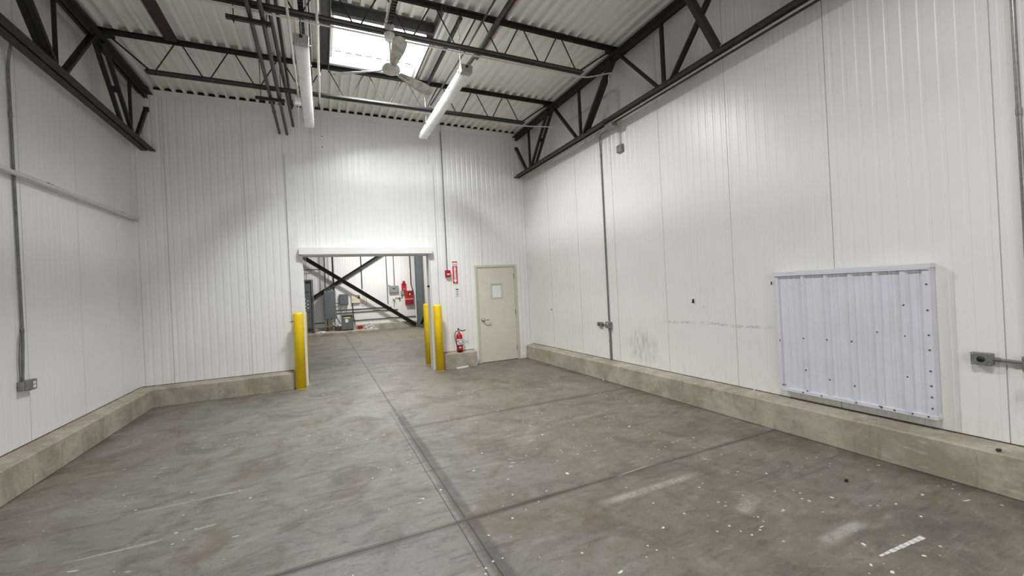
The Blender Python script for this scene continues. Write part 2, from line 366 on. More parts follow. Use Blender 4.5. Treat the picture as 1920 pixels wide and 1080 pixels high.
for a0, a1, z0, z1 in ((L, OX0, 0, H), (OX0, OX1, OZ, H), (OX1, DX0, 0, H), (DX0, DX1, DZ, H), (DX1, R, 0, H)):
    skin(mb, fb, a0, a1, z0, z1, -2.29, 1.122); mb.box(a0, a1, D+.016, D+.25, z0, z1)
mb.build('wall_back', M['wall'], kind='structure', origin=(0, D, 0))
mb = skin(MB(), lambda a, d, z: (R+d, -a, z), -D, -YB, 0, H, -1.25-1.08*8, 1.08, dep=.0028); mb.box(R+.016, R+.2, YB, D+.25, 0, H); mb.build('wall_right', M['wallr'], kind='structure', origin=(R, 0, 0))
mb = skin(MB(), lambda a, d, z: (L-d, a, z), YB, D, 0, H, .5, 1.08, dep=.0012); mb.box(L-.2, L-.016, YB, D+.25, 0, H); mb.build('wall_left', M['wall'], kind='structure', origin=(L, 0, 0))
MB().box(L, R, YB-.2, YB, 0, H).build('wall_rear', M['wall'], kind='structure')
mb = skin(MB(), lambda a, d, z: (a, DF+d, z), XFL, XF, 0, H, .35, 1.1); mb.box(XFL, XF, DF+.016, DF+.2, 0, H); mb.build('wall_far', M['wall'], kind='structure', origin=(0, DF, 0))
mb = skin(MB(), lambda a, d, z: (XF+d, -a, z), -DF, -(D+.25), 0, H, -9, 1.1); mb.box(XF+.016, XF+.2, D+.25, DF, 0, H); mb.build('wall_far_right', M['wall'], kind='structure', origin=(XF, 0, 0))
MB().box(XFL-.2, XFL, D+.25, DF, 0, H).box(XFL, L-.2, D+.02, D+.25, 0, H).build('wall_far_left', M['wall'], kind='structure')

# roof deck, fluted, with the openings of three translucent panels
SK = [(5.50, 6.93), (-.25, 1.18), (-5.5, -4.1)]; SX0, SX1 = .27, 1.53
def deck_prof(x0, x1):
    q = .1524; pts = []; kk = math.floor(x0/q)-1
    while kk*q < x1+q:
        b = kk*q; pts += [(b, 0), (b+.044, 0), (b+.054, .048), (b+.1424, .048)]; kk += 1
    def z_at(x):
        for (xa, za), (xb, zb) in zip(pts, pts[1:]):
            if xa <= x <= xb: return za+(zb-za)*(x-xa)/(xb-xa)
        return 0
    return [(x0, z_at(x0))]+[p for p in pts if x0 < p[0] < x1]+[(x1, z_at(x1))]
def deck(mb, x0, x1, y0, y1, z=H):
    pr = deck_prof(x0, x1); n = len(pr)
    return mb.add([(x, y0, z+d) for x, d in pr]+[(x, y1, z+d) for x, d in pr], [(i, n+i, n+i+1, i+1) for i in range(n-1)])
mb = MB(); deck(mb, -7.2, SX0, YB-.2, DF+.2); deck(mb, SX1, 4.9, YB-.2, DF+.2)
ys = [YB-.2]+[v for a in sorted(SK) for v in a]+[DF+.2]
for i in range(0, len(ys), 2): deck(mb, SX0, SX1, ys[i], ys[i+1])
for xs in (-2.134, -1.219, 2.438, 3.353): mb.box(xs+.012, xs+.032, YB, D, H-.007, H)          # side laps
for a, b in ((-7.2, SX0-.02), (SX1+.02, 4.9)): mb.box(a, b, YB-.3, DF+.3, H+.05, H+.2)
for i in range(0, len(ys), 2): mb.box(SX0-.02, SX1+.02, ys[i], ys[i+1], H+.05, H+.2)
mb.build('ceiling', M['deck'], kind='structure', origin=(0, 0, H))
# dark strip painted as the shade in the flute gaps above the wall, and the cap along the wall top
MB().box(L, R, D-.001, D+.004, H-.002, H+.055).build('flute_shade', M['void'], kind='structure')
MB().box(L+.001, R-.001, D-.012, D+.0, H-.115, H-.004).build('trim_4', M['wall'], bevel=.003, kind='structure')

for i, (y0, y1) in enumerate(SK):
    rt = struct_root('window_%d' % (i+1), ((SX0+SX1)/2, (y0+y1)/2, H))
    deck(MB(), SX0, SX1, y0-.05, y1-.07, H+.135).build('pane', M['sky'], rt)
    t = .02; mb = MB(); zt = H+.19
    mb.box(SX0-t, SX0, y0-t, y1+t, H-.01, zt).box(SX1, SX1+t, y0-t, y1+t, H-.01, zt).box(SX0, SX1, y1-.03, y1+t, H-.01, zt).box(SX0, SX1, y0-t, y0, H-.01, zt)
    mb.box(SX0, SX0+.05, y0, y1, H+.10, H+.12)
    mb.build('kerb', M['white'], rt)
    fr = MB()                                       # grey steel angles and channels under the deck round the opening
    fr.angle((SX0-.005, y0-.45, H-.002), (SX0-.005, y1+.03, H-.002), (-1, 0, 0), (0, 0, -1), .118, .13, .012)
    fr.box(SX0-.123, SX0-.111, y0-.45, y1+.03, H-.06, H-.002)
    fr.angle((SX1+.005, y0-.45, H-.002), (SX1+.005, y1+.03, H-.002), (1, 0, 0), (0, 0, -1), .075, .13, .012)
    fr.sweep([(0, 0), (.06, 0), (.06, .012), (.012, .012), (.012, .138), (.06, .138), (.06, .15), (0, .15)], (SX0, y0-.02, H-.152), (SX1, y0-.02, H-.152), (0, -1, 0), (0, 0, 1))
    fr.box(SX1-.09, SX1+.005, y0-.03, y0-.018, H-.19, H-.01)
    fr.build('frame', M['framegrey'], rt)

# kerbs (concrete baseboards)
def kerb(name, p0, p1, inward, wid=.196, h=KH, hf=.292):
    return MB().sweep([(0, 0), (wid, 0), (wid, hf-.012), (wid-.014, hf), (0, h)], p0, p1, inward, (0, 0, 1)).build(name, M['kerb'], kind='structure')
kerb('baseboard_left', (L, YB, 0), (L, D, 0), (1, 0, 0))
kerb('baseboard_right', (R, YB, 0), (R, D, 0), (-1, 0, 0))
kerb('baseboard_back', (L+.18, D, 0), (-.505, D, 0), (0, -1, 0), .2)
kerb('baseboard_back_right', (2.29, D, 0), (3.02, D, 0), (0, -1, 0), .2, .335, .315)
kerb('baseboard_far', (XFL, DF, 0), (XF, DF, 0), (0, -1, 0), .2, .29, .285)

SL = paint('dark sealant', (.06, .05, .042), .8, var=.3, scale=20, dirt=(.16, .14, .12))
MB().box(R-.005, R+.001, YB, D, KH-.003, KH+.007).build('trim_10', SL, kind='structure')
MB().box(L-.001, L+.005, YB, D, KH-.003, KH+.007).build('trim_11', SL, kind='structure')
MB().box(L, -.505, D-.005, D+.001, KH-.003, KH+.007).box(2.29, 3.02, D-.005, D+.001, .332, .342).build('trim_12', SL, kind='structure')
# white covers round the big opening
T = M['trim']
MB().box(-.503, -.333, D-.035, D+.002, 0, 4.345).build('trim_1', T, bevel=.003, kind='structure')
MB().box(2.128, 2.285, D-.035, D+.002, 0, 4.355).build('trim_2', T, bevel=.003, kind='structure')
MB().box(-.338, 2.158, D-.15, D+.0, 2.452, 2.585).build('trim_3', T, bevel=.004, kind='structure')
mb = MB().box(OX0-.043, OX0+.004, D-.02, D+.26, 0, OZ).box(OX1-.004, OX1+.016, D-.02, D+.26, 0, OZ).box(OX0, OX1, D-.1, D+.26, OZ-.004, OZ+.012)
mb.box(OX1-.022, OX1-.004, D-.06, D-.045, 0, OZ).box(OX0-.01, OX0+.012, D+.05, D+.065, 0, OZ)
mb.build('trim_6', T, kind='structure')
MB().angle((R, D, KH), (R, D, H), (-1, 0, 0), (0, -1, 0), .04, .04, .004).build('trim_7', M['trim'], kind='structure')
MB().angle((L, D, KH), (L, D, H), (1, 0, 0), (0, -1, 0), .05, .05, .004).build('trim_8', M['wall'], kind='structure')
MB().box(3.03, 3.122, D-.02, D, 0, .1).box(4.14, 4.30, D-.02, D, 0, .1).build('trim_9', M['trim'], bevel=.003, kind='structure')

# ------------------------------------------------------------------ door
dr = struct_root('door_1', ((DX0+DX1)/2, D, 0))
mb = MB(); fw_ = .05
mb.box(DX0, DX0+fw_, D-.02, D+.12, 0, DZ).box(DX1-fw_, DX1, D-.02, D+.12, 0, DZ).box(DX0+fw_, DX1-fw_, D-.02, D+.12, DZ-fw_, DZ)
mb.build('frame', M['dframe'], dr, bevel=.003)
lf = MB(); x0, x1, y0, y1 = DX0+fw_+.004, DX1-fw_-.004, D-.004, D+.04
wx0, wx1, wz0, wz1 = 3.50, 3.755, 1.445, 1.755
for a in ((x0, wx0, .012, DZ-fw_-.004), (wx1, x1, .012, DZ-fw_-.004), (wx0, wx1, .012, wz0), (wx0, wx1, wz1, DZ-fw_-.004)): lf.box(a[0], a[1], y0, y1, a[2], a[3])
leaf = lf.build('leaf', M['door'], dr)
mb = MB(); t = .018
mb.box(wx0-t, wx0+.008, y0-.008, y0+.01, wz0-t, wz1+t).box(wx1-.008, wx1+t, y0-.008, y0+.01, wz0-t, wz1+t).box(wx0, wx1, y0-.008, y0+.01, wz1-.008, wz1+t).box(wx0, wx1, y0-.008, y0+.01, wz0-t, wz0+.008)
mb.build('window_frame', M['dframe'], leaf, bevel=.002)
MB().box(wx0, wx1, y0+.012, y0+.018, wz0, wz1).build('pane', M['glassy'], leaf)
hx, hz = 3.265, .96
h = MB().lathe([(0, .0), (.042, 0), (.042, .008), (.034, .018), (.024, .03), (.02, .045), (.0, .046)], (hx, y0, hz), '-y')
h.tube(fillet([(hx, y0-.035, hz), (hx, y0-.072, hz), (hx+.125, y0-.072, hz+.002), (hx+.135, y0-.05, hz)], .015), .0095)
h.build('door_handle', M['chrome'], leaf)
for z in (.26, 1.1, 1.93): MB().tube([(x1+.003, y0-.006, z-.055), (x1+.003, y0-.006, z+.055)], .008).box(x1-.012, x1+.02, y0-.004, y0+.001, z-.055, z+.055).build('hinge', M['boxgrey'], dr)
MB().box(x0, x1, D-.01, D+.1, 0, .010).build('threshold', M['girder'], dr)

# ------------------------------------------------------------------ roof steel
J = [7.03, 5.08, 3.13]
def joist(y, label, group='open web joists under the roof deck'):
    t = thing('roof_joist', label, 'joist', (.9, y, H-.49), group); x0, x1 = -2.55, 4.37; g = .008
    tc = MB(); zt = H-.001
    for sg in (-1, 1): tc.angle((x0, y+sg*g, zt), (x1, y+sg*g, zt), (0, sg, 0), (0, 0, -1), .052, .05, .006)
    tc.build('top_chord', M['steel'], t)
    bc = MB(); zb = H-.485
    for sg in (-1, 1): bc.angle((-2.0, y+sg*g, zb), (3.66, y+sg*g, zb), (0, sg, 0), (0, 0, 1), .048, .046, .006)
    bc.build('bottom_chord', M['steel'], t)
    st = .6135; zb2, zt2 = zb+.02, zt-.02
    for i in range(10):
        xb = 3.585-i*st
        if i < 9:
            xt = xb-st/2
            MB().tube([(xb-.035, y, zb2), (xt+.03, y, zt2)], .0088, 8).build('web_rod', M['steel'], t)
            MB().tube([(xt-.03, y, zt2), (xb-st+.035, y, zb2)], .0088, 8).build('web_rod', M['steel'], t)
    MB().tube([(3.6, y, zb2), (4.22, y, zt2-.01)], .0115, 8).build('web_rod', M['steel'], t)
    MB().tube([(3.585-9*st, y, zb2), (-2.40, y, zt2-.01)], .0115, 8).build('web_rod', M['steel'], t)
    for xx in (x0+.13, x1-.13):
        MB().box(xx-.12, xx+.12, y-.03, y+.03, H-.093, H-.05).build('bearing_seat', M['steel'], t, bevel=.003)
    return t
joist(J[0], 'black open web steel joist nearest the far wall, behind the fan')
joist(J[1], 'black open web steel joist that carries the white ceiling fan')
joist(J[2], 'black open web steel joist over the camera side of the fan')

def girder(gx, sgn, label):
    t = thing('girder_truss', label, 'truss', (gx, 3.5, 4.2), 'long roof girders beside the side walls'); g = .013; ya, yb = -5.9, D-.005
    zt, zb = H-.094, 4.205
    mb = MB()
    for s in (-1, 1): mb.angle((gx+s*g, ya, zt), (gx+s*g, yb, zt), (s, 0, 0), (0, 0, -1), .085, .08, .009)
    mb.build('top_chord', M['girder'], t)
    mb = MB()
    for s in (-1, 1): mb.angle((gx+s*g, ya, zb), (gx+s*g, yb, zb), (s, 0, 0), (0, 0, 1), .088, .082, .009)
    mb.build('bottom_chord', M['girder'], t)
    Z1, Z0 = zt-.03, zb+.04
    bn = [8.04, 6.08, 4.12, 2.16, .2]
    for b in bn:
        MB().angle((gx-.02, b, Z0), (gx-.02, b, Z1), (1, 0, 0), (0, 1, 0), .042, .042, .006).build('vertical_web', M['steel'], t)
    # stub from the first bottom node up into the wall
    MB().bar((gx, 8.22, Z0), (gx, 8.70, 4.90), .06, .045, (1, 0, 0)).box(gx-.035, gx+.035, 8.69, 8.722, 4.86, 4.93).build('end_strut', M['steel'], t)
    def db(p0, p1, sp, w_, wf, spacer=True):
        mb = MB()
        for s in (-1, 1): mb.bar((gx+s*sp, *p0), (gx+s*sp, *p1), w_, wf, (1, 0, 0))
        if spacer:
            c = ((p0[0]+p1[0])/2, (p0[1]+p1[1])/2); mb.box(gx-sp, gx+sp, c[0]-.03, c[0]+.03, c[1]-.035, c[1]+.035)
        mb.build('diagonal_web', M['steel'], t)
    db((7.12, Z1), (7.92, Z0), .045, .05, .045); db((6.96, Z1), (6.2, Z0), .012, .03, .05, False)
    db((5.16, Z1), (5.98, Z0), .03, .045, .055, False); db((5.0, Z1), (4.22, Z0), .012, .03, .05, False)
    db((3.21, Z1), (4.02, Z0), .016, .03, .04, False); db((3.05, Z1), (2.26, Z0), .016, .03, .04, False)
    db((1.25, Z1), (2.06, Z0), .016, .03, .04, False)
    return t
girder(4.30, 1, 'dark steel girder truss along the top of the wall with the grey cover panel')
girder(-2.49, -1, 'dark steel girder truss along the wall with the white pipe')
tag(MB().sweep([(-.03, -.045), (.03, -.045), (.03, .045), (-.03, .045)], (4.215, 3.25, 4.25), (3.36, 3.20, 5.12), (0, 1, 0), Vector((.865, -.0, .85)).normalized()).build('brace_beam', M['girder'], bevel=.002),
    'dark square steel brace rising from the bottom of the right girder truss', 'brace')
tag(MB().sweep([(0, 0), (.125, 0), (.125, .045), (.119, .045), (.119, .006), (.006, .006), (.006, .045), (0, .045)], (-1.745, J[2]+.07, H-.05), (-1.745, J[0]-.075, H-.05), (1, 0, 0), (0, 0, 1)).build('steel_channel', M['rust']),
    'rust brown steel channel lying flat against the roof deck on the left', 'steel channel')

# ------------------------------------------------------------------ roof pipes and conduits
def pipe(name, pts, r, mat, label, cat, group=None, fr=.08, n=12, coup=()):
    t = MB(); t.tube(fillet(pts, fr), r, n)
    for c, ax in coup:
        c = Vector(c); a = Vector(ax)*.022; t.tube([c-a, c+a], r*1.28, n)
    return tag(t.build(name, mat), label, cat, group)
y0 = -5.9
pipe('ceiling_pipe', [(-.565, y0, 4.725), (-.565, D+.01, 4.725)], .023, M['pipe'], 'dark grey pipe hung on trapeze struts, the outer one on the left', 'pipe', coup=(((-.565, 7.75, 4.725), (0, 1, 0)),))
pipe('ceiling_pipe', [(-.444, y0, 4.725), (-.444, D+.01, 4.718)], .025, M['pipe'], 'dark grey pipe on the trapeze struts beside the outer one, ends in the wall', 'pipe')
pipe('ceiling_pipe', [(-.395, y0, 4.885), (-.384, 5.4, 4.885), (-.332, D+.01, 4.885)], .023, M['pipe'], 'dark grey pipe running above the trapeze pair into the far wall', 'pipe')
pipe('ceiling_pipe', [(-.316, y0, 5.08), (-.330, 8.45, 5.08), (-.330, 8.45, H-.002)], .02, M['steel'], 'black pipe highest beside the hung pair, turns up into the deck', 'pipe')
for y, x0, x1, lb in ((5.22, -.79, -.36, 'nearer short black strut hung on rods under two pipes'), (7.18, -.76, -.37, 'farther short black strut hung on rods under two pipes')):
    t = thing('trapeze_hanger', lb, 'pipe hanger', ((x0+x1)/2, y, 4.66), 'trapeze hangers of the pipe pair')
    MB().sweep([(-.02, -.02), (.02, -.02), (.02, .02), (.013, .02), (.013, -.012), (-.013, -.012), (-.013, .02), (-.02, .02)], (x0, y, 4.677), (x1, y, 4.677), (0, 1, 0), (0, 0, 1)).build('strut', M['steel'], t)
    for x in (x0+.07, x1-.05): MB().tube([(x, y, 4.62), (x, y, H)], .005, 8).lathe([(0, -.012), (.011, -.012), (.011, .0), (0, 0)], (x, y, 4.655), n=6).build('hanger_rod', M['pipe'], t)
# pale conduits either side of the left lamp
pipe('conduit', [(-.195, y0, 4.742), (-.195, 5.2, 4.742), (-.18, 7.1, 4.742)], .015, M['cwhite'], 'pale thin conduit running left of the left strip lamp to a white box', 'conduit', coup=(((-.195, 5.12, 4.742), (0, 1, 0)),))
pipe('conduit', [(.095, y0, 4.742), (.095, 5.1, 4.742), (.118, 7.25, 4.742)], .016, M['cwhite'], 'pale thin conduit running right of the left strip lamp', 'conduit', coup=(((.11, 6.3, 4.742), (0, 1, 0)), ((.095, 5.15, 4.742), (0, 1, 0))))
tag(MB().box(-.235, -.13, 7.10, 7.17, 4.62, 4.78).build('junction_box', M['white'], bevel=.004), 'white junction box at the end of the pale conduit beside the left lamp', 'junction box')
pipe('cable', [(-.18, 7.12, 4.63), (-.20, 7.14, 4.50), (-.16, 7.2, 4.40), (-.10, 7.25, 4.46)], .005, M['cwhite'], 'thin pale cable dropping from the white box to the left lamp', 'cable', fr=.06)
# perforated strut above the left lamp
def strut(name, x0, x1, ya, yb, z, label):
    t = MB(); t.box(x0, x0+.004, ya, yb, z, z+.041).box(x1-.004, x1, ya, yb, z, z+.041).box(x0, x1, ya, yb, z+.037, z+.041)
    yy = ya
    while yy < yb-.03: t.box(x0, x1, yy, yy+.022, z, z+.003); yy += .05
    return tag(t.build(name, M['steel']), label, 'strut channel')
strut('strut_channel', -.092, -.036, 3.2, 7.0, H-.44, 'black perforated strut channel above the left strip lamp')
pipe('conduit', [(-.012, y0, 4.87), (-.012, 6.9, 4.87)], .0105, M['cwhite'], 'thin pale conduit beside the perforated strut above the left lamp', 'conduit')
pipe('conduit', [(.018, y0, 4.88), (.018, 6.95, 4.88)], .0085, M['steel'], 'thin black conduit beside the perforated strut above the left lamp', 'conduit')
pipe('conduit', [(.118, y0, 5.12), (.118, 8.4, 5.12), (.118, 8.4, H)], .012, M['steel'], 'thin black conduit under the deck left of the skylight frame', 'conduit')
pipe('ceiling_pipe', [(1.785, J[1]-.04, 5.135), (1.785, J[0]+.07, 5.135)], .028, M['teal'], 'dark teal pipe between two joists right of the skylight', 'pipe')
pipe('ceiling_pipe', [(1.975, y0, 4.97), (1.975, 5.3, 4.97), (1.925, 7.25, 4.97)], .013, M['pipe'], 'thin dark conduit running just left of the thick one on the right', 'conduit')
pipe('ceiling_pipe', [(2.15, y0, 4.97), (2.15, 5.3, 4.97), (2.12, 5.9, 4.97)], .028, M['pipe'], 'thick grey pipe running above the right strip lamp', 'pipe')
t = thing('red_cable', 'dull red fire alarm cables clipped under the deck on the right', 'cable', (2.41, 1, 5.2))
for dx, mt in ((-.022, 'redcable'), (0, 'redcable'), (.02, 'redcable'), (.042, 'emt')):
    MB().tube([(2.385+dx*.6+R_.uniform(-.003, .003), y, 5.268+R_.uniform(-.003, .003)) for y in [y0+i*.5 for i in range(0, 25)]], .0055, 8).build('strand', M[mt], t)

# conduits under the joist bottom chords, running on to the wall with the cover panel
pipe('conduit', fillet([(-2.0, J[1]+.06, 4.745), (3.75, J[1]+.06, 4.742), (4.29, J[1]+.09, 4.93), (4.30, 5.27, 4.93), (4.30, 5.30, 4.27)], .16), .0105, M['cwhite'], 'thin pale conduit under the fan joist that bends down to the girder box', 'conduit', fr=.01)
pipe('conduit', [(.3, J[0]+.05, 4.745), (1.0, J[0]+.05, 4.742), (3.7, J[0]+.05, 4.742), (4.30, J[0]-.15, 4.72), (4.46, 6.45, 4.78), (4.485, 5.30, 4.79), (4.485, 5.30, 3.86)], .0105, M['cwhite'], 'thin pale conduit from the far joist along the wall down to a grey box', 'conduit', fr=.13)
pipe('conduit', [(4.325, 5.40, 4.184), (4.325, D-.05, 4.184)], .0135, M['emtb'], 'bright conduit along the far length of the right girder bottom chord', 'conduit')
pipe('conduit', [(4.29, y0, 4.186), (4.29, 5.22, 4.186)], .0145, M['emtb'], 'bright conduit along the near length of the right girder bottom chord', 'conduit', coup=(((4.29, 4.55, 4.186), (0, 1, 0)), ((4.29, 3.4, 4.186), (0, 1, 0))))
tag(MB().box(4.27, 4.385, 5.22, 5.40, 4.13, 4.20).box(4.275, 4.38, 5.225, 5.395, 4.125, 4.13).build('junction_box', M['boxgrey'], bevel=.003), 'grey junction box under the bottom chord of the right girder truss', 'junction box')
pipe('conduit', [(4.36, 5.39, 4.16), (4.40, 5.66, 4.15), (4.47, 5.80, 4.13), (4.487, 5.81, 3.9), (4.487, 5.81, .985)], .0125, M['emtg'], 'grey conduit dropping down the right wall from the girder to the switch box', 'conduit', fr=.07, coup=(((4.487, 5.81, 3.85), (0, 0, 1)),))
pipe('conduit', [(4.487, 5.80, .86), (4.487, 5.80, .31)], .0175, M['emtg'], 'short thick grey conduit from the switch box down to the kerb', 'conduit', coup=(((4.487, 5.80, .64), (0, 0, 1)),))

# ------------------------------------------------------------------ strip lamps
def lamp(cx, y0, y1, tilt, label):
    t = thing('strip_light', label, 'strip light', (cx, (y0+y1)/2, 4.4), 'long strip lamps under the roof'); zb = 4.40
    sh = lambda y: cx+tilt*(y-y0)/(y1-y0)
    def run(prof, ya, yb, name, mat, par=t, bev=.0):
        mb = MB(); n = len(prof); vs = [(sh(ya)+a, ya, zb+b) for a, b in prof]+[(sh(yb)+a, yb, zb+b) for a, b in prof]
        mb.add(vs, [(i, n+i, n+(i+1) % n, (i+1) % n) for i in range(n)]+[tuple(range(n)), tuple(range(n, 2*n))[::-1]])
        return mb.build(name, mat, par, bevel=bev)
    run([(-.078, .058), (.078, .058), (.06, .105), (-.06, .105)], y0+.004, y1, 'housing', M['fixt'])
    run([(-.060, 0), (.060, 0), (.071, .012), (.076, .06), (-.076, .06), (-.071, .012)], y0+.078, y1-.003, 'lens', M['lens'], bev=.006)
    ep = run([(-.064, .002), (.064, .002), (.073, .014), (.079, .1), (-.079, .1), (-.073, .014)], y0, y0+.074, 'end_cap', M['fixt'], bev=.004)
    for dx in (-.03, .03): MB().lathe([(0, 0), (.011, 0), (.009, .007), (0, .008)], (cx+dx, y0+.001, zb+.032), '-y', 16).build('screw', M['chrome'], ep)
    MB().lathe([(0, 0), (.02, 0), (.018, .01), (0, .01)], (cx, y0+.001, zb+.078), '-y', 16).build('plug', M['black'], ep)
    for i in range(6):
        y = y0+.12+i*(y1-y0-.24)/5
        for s in (-1, 1):
            c = MB(); X = sh(y)
            c.box(X+s*.079-.004, X+s*.079+.004, y-.016, y+.016, zb+.03, zb+.075).tube([(X+s*.084, y-.014, zb+.05), (X+s*.089, y, zb+.06), (X+s*.084, y+.014, zb+.05)], .003, 6); c.build('latch', M['chrome'], t)
    return t
la = lamp(-.075, 4.985, 7.43, .025, 'long strip lamp on the left, beside the bundle of dark pipes')
lb_ = lamp(1.81, 4.965, 7.40, -.015, 'long strip lamp on the right, hung on chains under the thick pipe')
def chain(x, y, z0, z1, label):
    mb = MB(); z = z0; i = 0
    while z < z1:
        pts = []
        for q in range(9):
            a = 2*math.pi*q/8; u, v = .006*math.cos(a), .013*math.sin(a)
            pts.append((x+(u if i % 2 else 0), y+(0 if i % 2 else u), z+v))
        mb.tube(pts, .0018, 5, caps=False); z += .021; i += 1
    return tag(mb.build('chain', M['chrome']), label, 'chain', 'chains holding up the strip lamps')
chain(1.765, J[1]+.0, 4.51, H-.06, 'thin chain from the fan joist to the near end of the right lamp')
tag(MB().tube([(1.785, J[0]+.055, 4.506), (1.785, J[0]+.055, 5.11)], .005, 8).build('hanger_rod', M['emt']), 'thin bright rod from the teal pipe end down to the right lamp', 'hanger rod')
chain(-.075, J[0]+.0, 4.51, H-.48, 'thin chain from the far joist to the left lamp')
tag(MB().tube([(-.075, J[1]+.03, 4.505), (-.075, J[1]+.03, H-.48)], .005, 8).build('hanger_rod', M['steel']), 'black rod from the fan joist to the near end of the left lamp', 'hanger rod')

# ------------------------------------------------------------------ ceiling fan
fx, fy, fz = .886, 5.09, 4.335
fan = thing('fan', 'dusty white three blade ceiling fan hanging under the skylight', 'ceiling fan', (fx, fy, fz-.05))
MB().lathe([(0, .055), (.03, .055), (.075, .045), (.1, .03), (.105, .01), (.105, -.012), (.09, -.028), (.045, -.036), (0, -.036)], (fx, fy, fz), n=40).build('motor', M['fanwhite'], fan)
MB().tube([(fx, fy, fz+.05), (fx, fy, 4.72)], .010).build('down_rod', M['fanwhite'], fan)
MB().lathe([(.0, 0), (.028, 0), (.058, .03), (.064, .09), (.058, .135), (.058, .20), (0, .20)], (fx, fy, 4.67), n=28).build('canopy', M['fanwhite'], fan)
MB().tube([(fx+.03, fy-.02, 4.70), (fx+.05, fy-.03, 4.6), (fx+.02, fy-.01, 4.48), (fx+.01, fy, 4.38)], .003, 6).build('wire', M['pipe'], fan)
for adeg in (-90, 155, 33):
    a = math.radians(adeg); mb = MB(); N = 14; vs = []; top = []
    er = Vector((math.cos(a), math.sin(a), 0)); et = Vector((-math.sin(a), math.cos(a), 0))
    rows = []
    for i in range(N+1):
        u = i/N; r = .13+.58*u; wd = (.034+.042*min(1, u*1.6)); 
        if u > .86: wd *= math.sqrt(max(0, 1-((u-.86)/.14)**2*.75))
        tw = -math.radians(26-10*u); cam_ = .012
        row = []
        for q in range(7):
            s = -1+2*q/6; p = er*r + et*(wd*s*math.cos(tw)) + Vector((0, 0, 1))*(wd*s*math.sin(tw) - cam_*(s*s) - .035*u*u*.3 + .004)
            row.append(Vector((fx, fy, fz))+p)
        rows.append(row)
    V = [p for row in rows for p in row]; V += [p+Vector((0, 0, -.0035)) for p in V]; n = 7; o = (N+1)*n; F = []
    for i in range(N):
        for q in range(6):
            b = i*n+q; F.append((b, b+n, b+n+1, b+1)); F.append((o+b, o+b+1, o+b+n+1, o+b+n))
    edge = [q for q in range(n)]+[i*n+n-1 for i in range(1, N+1)]+[N*n+q for q in range(n-2, -1, -1)]+[i*n for i in range(N-1, 0, -1)]
    for e0, e1 in zip(edge, edge[1:]+edge[:1]): F.append((e0, e1, o+e1, o+e0))
    mb.add(V, F, True); bl = mb.build('blade', M['fanwhite'], fan)
    c = Vector((fx, fy, fz))
    ir = MB(); ir.bar(c+er*.08+Vector((0, 0, -.002)), c+er*.30+Vector((0, 0, -.012)), .022, .005)
    ir.build('blade_iron', M['fixt'], bl)
strut('strut_channel', fx-.028, fx+.028, 3.2, 5.12, H-.395, 'black perforated strut channel above the fan canopy')
pipe('conduit', [(fx-.05, y0, H-.37), (fx-.045, 5.05, H-.37)], .0105, M['cwhite'], 'pale conduit beside the strut that leads to the fan', 'conduit')

# ------------------------------------------------------------------ back wall: fire things, bollards, plates
pipe('conduit', [(2.494, D-.016, 5.1), (2.494, D-.016, 2.08)], .010, M['emtg'], 'grey conduit running down the far wall to the red pull station', 'conduit', coup=(((2.494, D-.016, 3.2), (0, 0, 1)), ((2.494, D-.016, 4.7), (0, 0, 1))))
pipe('cable', [(2.494, D-.016, 5.09), (2.505, D-.02, 5.16), (2.51, D-.02, 5.24)], .006, M['cwhite'], 'short pale cable from the conduit top into the roof deck', 'cable')
pz = 2.02
ps = thing('pull_station', 'red fire alarm pull station at the foot of the wall conduit', 'fire alarm', (2.505, D, pz-.075))
MB().box(2.445, 2.56, D-.05, D-.001, pz-.075, pz+.075).build('back_box', M['dred'], ps, bevel=.004)
MB().box(2.452, 2.553, D-.075, D-.05, pz-.068, pz+.068).build('cover', M['red'], ps, bevel=.005)
MB().box(2.475, 2.53, D-.088, D-.075, pz-.03, pz+.0).build('pull_bar', M['paper'], ps, bevel=.003)
MB().box(2.482, 2.523, D-.077, D-.0745, pz+.02, pz+.035).build('label_plate', M['ink'], ps)
sg = thing('fire_sign', 'tall red sign with a white down arrow above the extinguisher', 'sign', (2.672, D, 1.81))
sx0, sx1, sz0, sz1 = 2.617, 2.725, 1.805, 2.285; cx = (sx0+sx1)/2; yy = D-.006
MB().box(sx0-.004, sx1+.004, yy, D-.001, sz0-.004, sz1+.004).build('plate', M['paper'], sg)
MB().box(sx0, sx1, yy-.002, yy, sz0, sz1).build('red_field', M['signred'], sg)
aw = .024
MB().poly([(cx-aw, yy-.002, sz1-.115), (cx-aw, yy-.002, sz0+.075), (cx-.045, yy-.002, sz0+.075), (cx, yy-.002, sz0+.008), (cx+.045, yy-.002, sz0+.075), (cx+aw, yy-.002, sz0+.075), (cx+aw, yy-.002, sz1-.115)], .0008, (0, -1, 0)).build('arrow', M['paper'], sg)
MB().poly([(sx0+.004, yy-.002, sz1-.10), (sx0+.004, yy-.002, sz1-.04), (cx-.02, yy-.002, sz1-.02), (cx, yy-.002, sz1-.03), (cx+.02, yy-.002, sz1-.02), (sx1-.004, yy-.002, sz1-.04), (sx1-.004, yy-.002, sz1-.10)], .0008, (0, -1, 0)).build('header_band', M['paper'], sg)
text('lettering', 'FIRE', .046, (cx, yy-.0035, sz1-.072), M['signred'], sg)
text('lettering', '\n'.join('EXTINGUISHER'), .036, (cx, yy-.0035, (sz0+sz1)/2-.012), M['signred'], sg, spacing=.66)
s2 = thing('notice_sign', 'small white notice with a red down arrow below the red sign', 'sign', (2.70, D, 1.53))
a0, a1, b0, b1 = 2.650, 2.752, 1.525, 1.70
MB().box(a0, a1, yy, D-.001, b0, b1).build('plate', M['paper'], s2)
cx2 = (a0+a1)/2
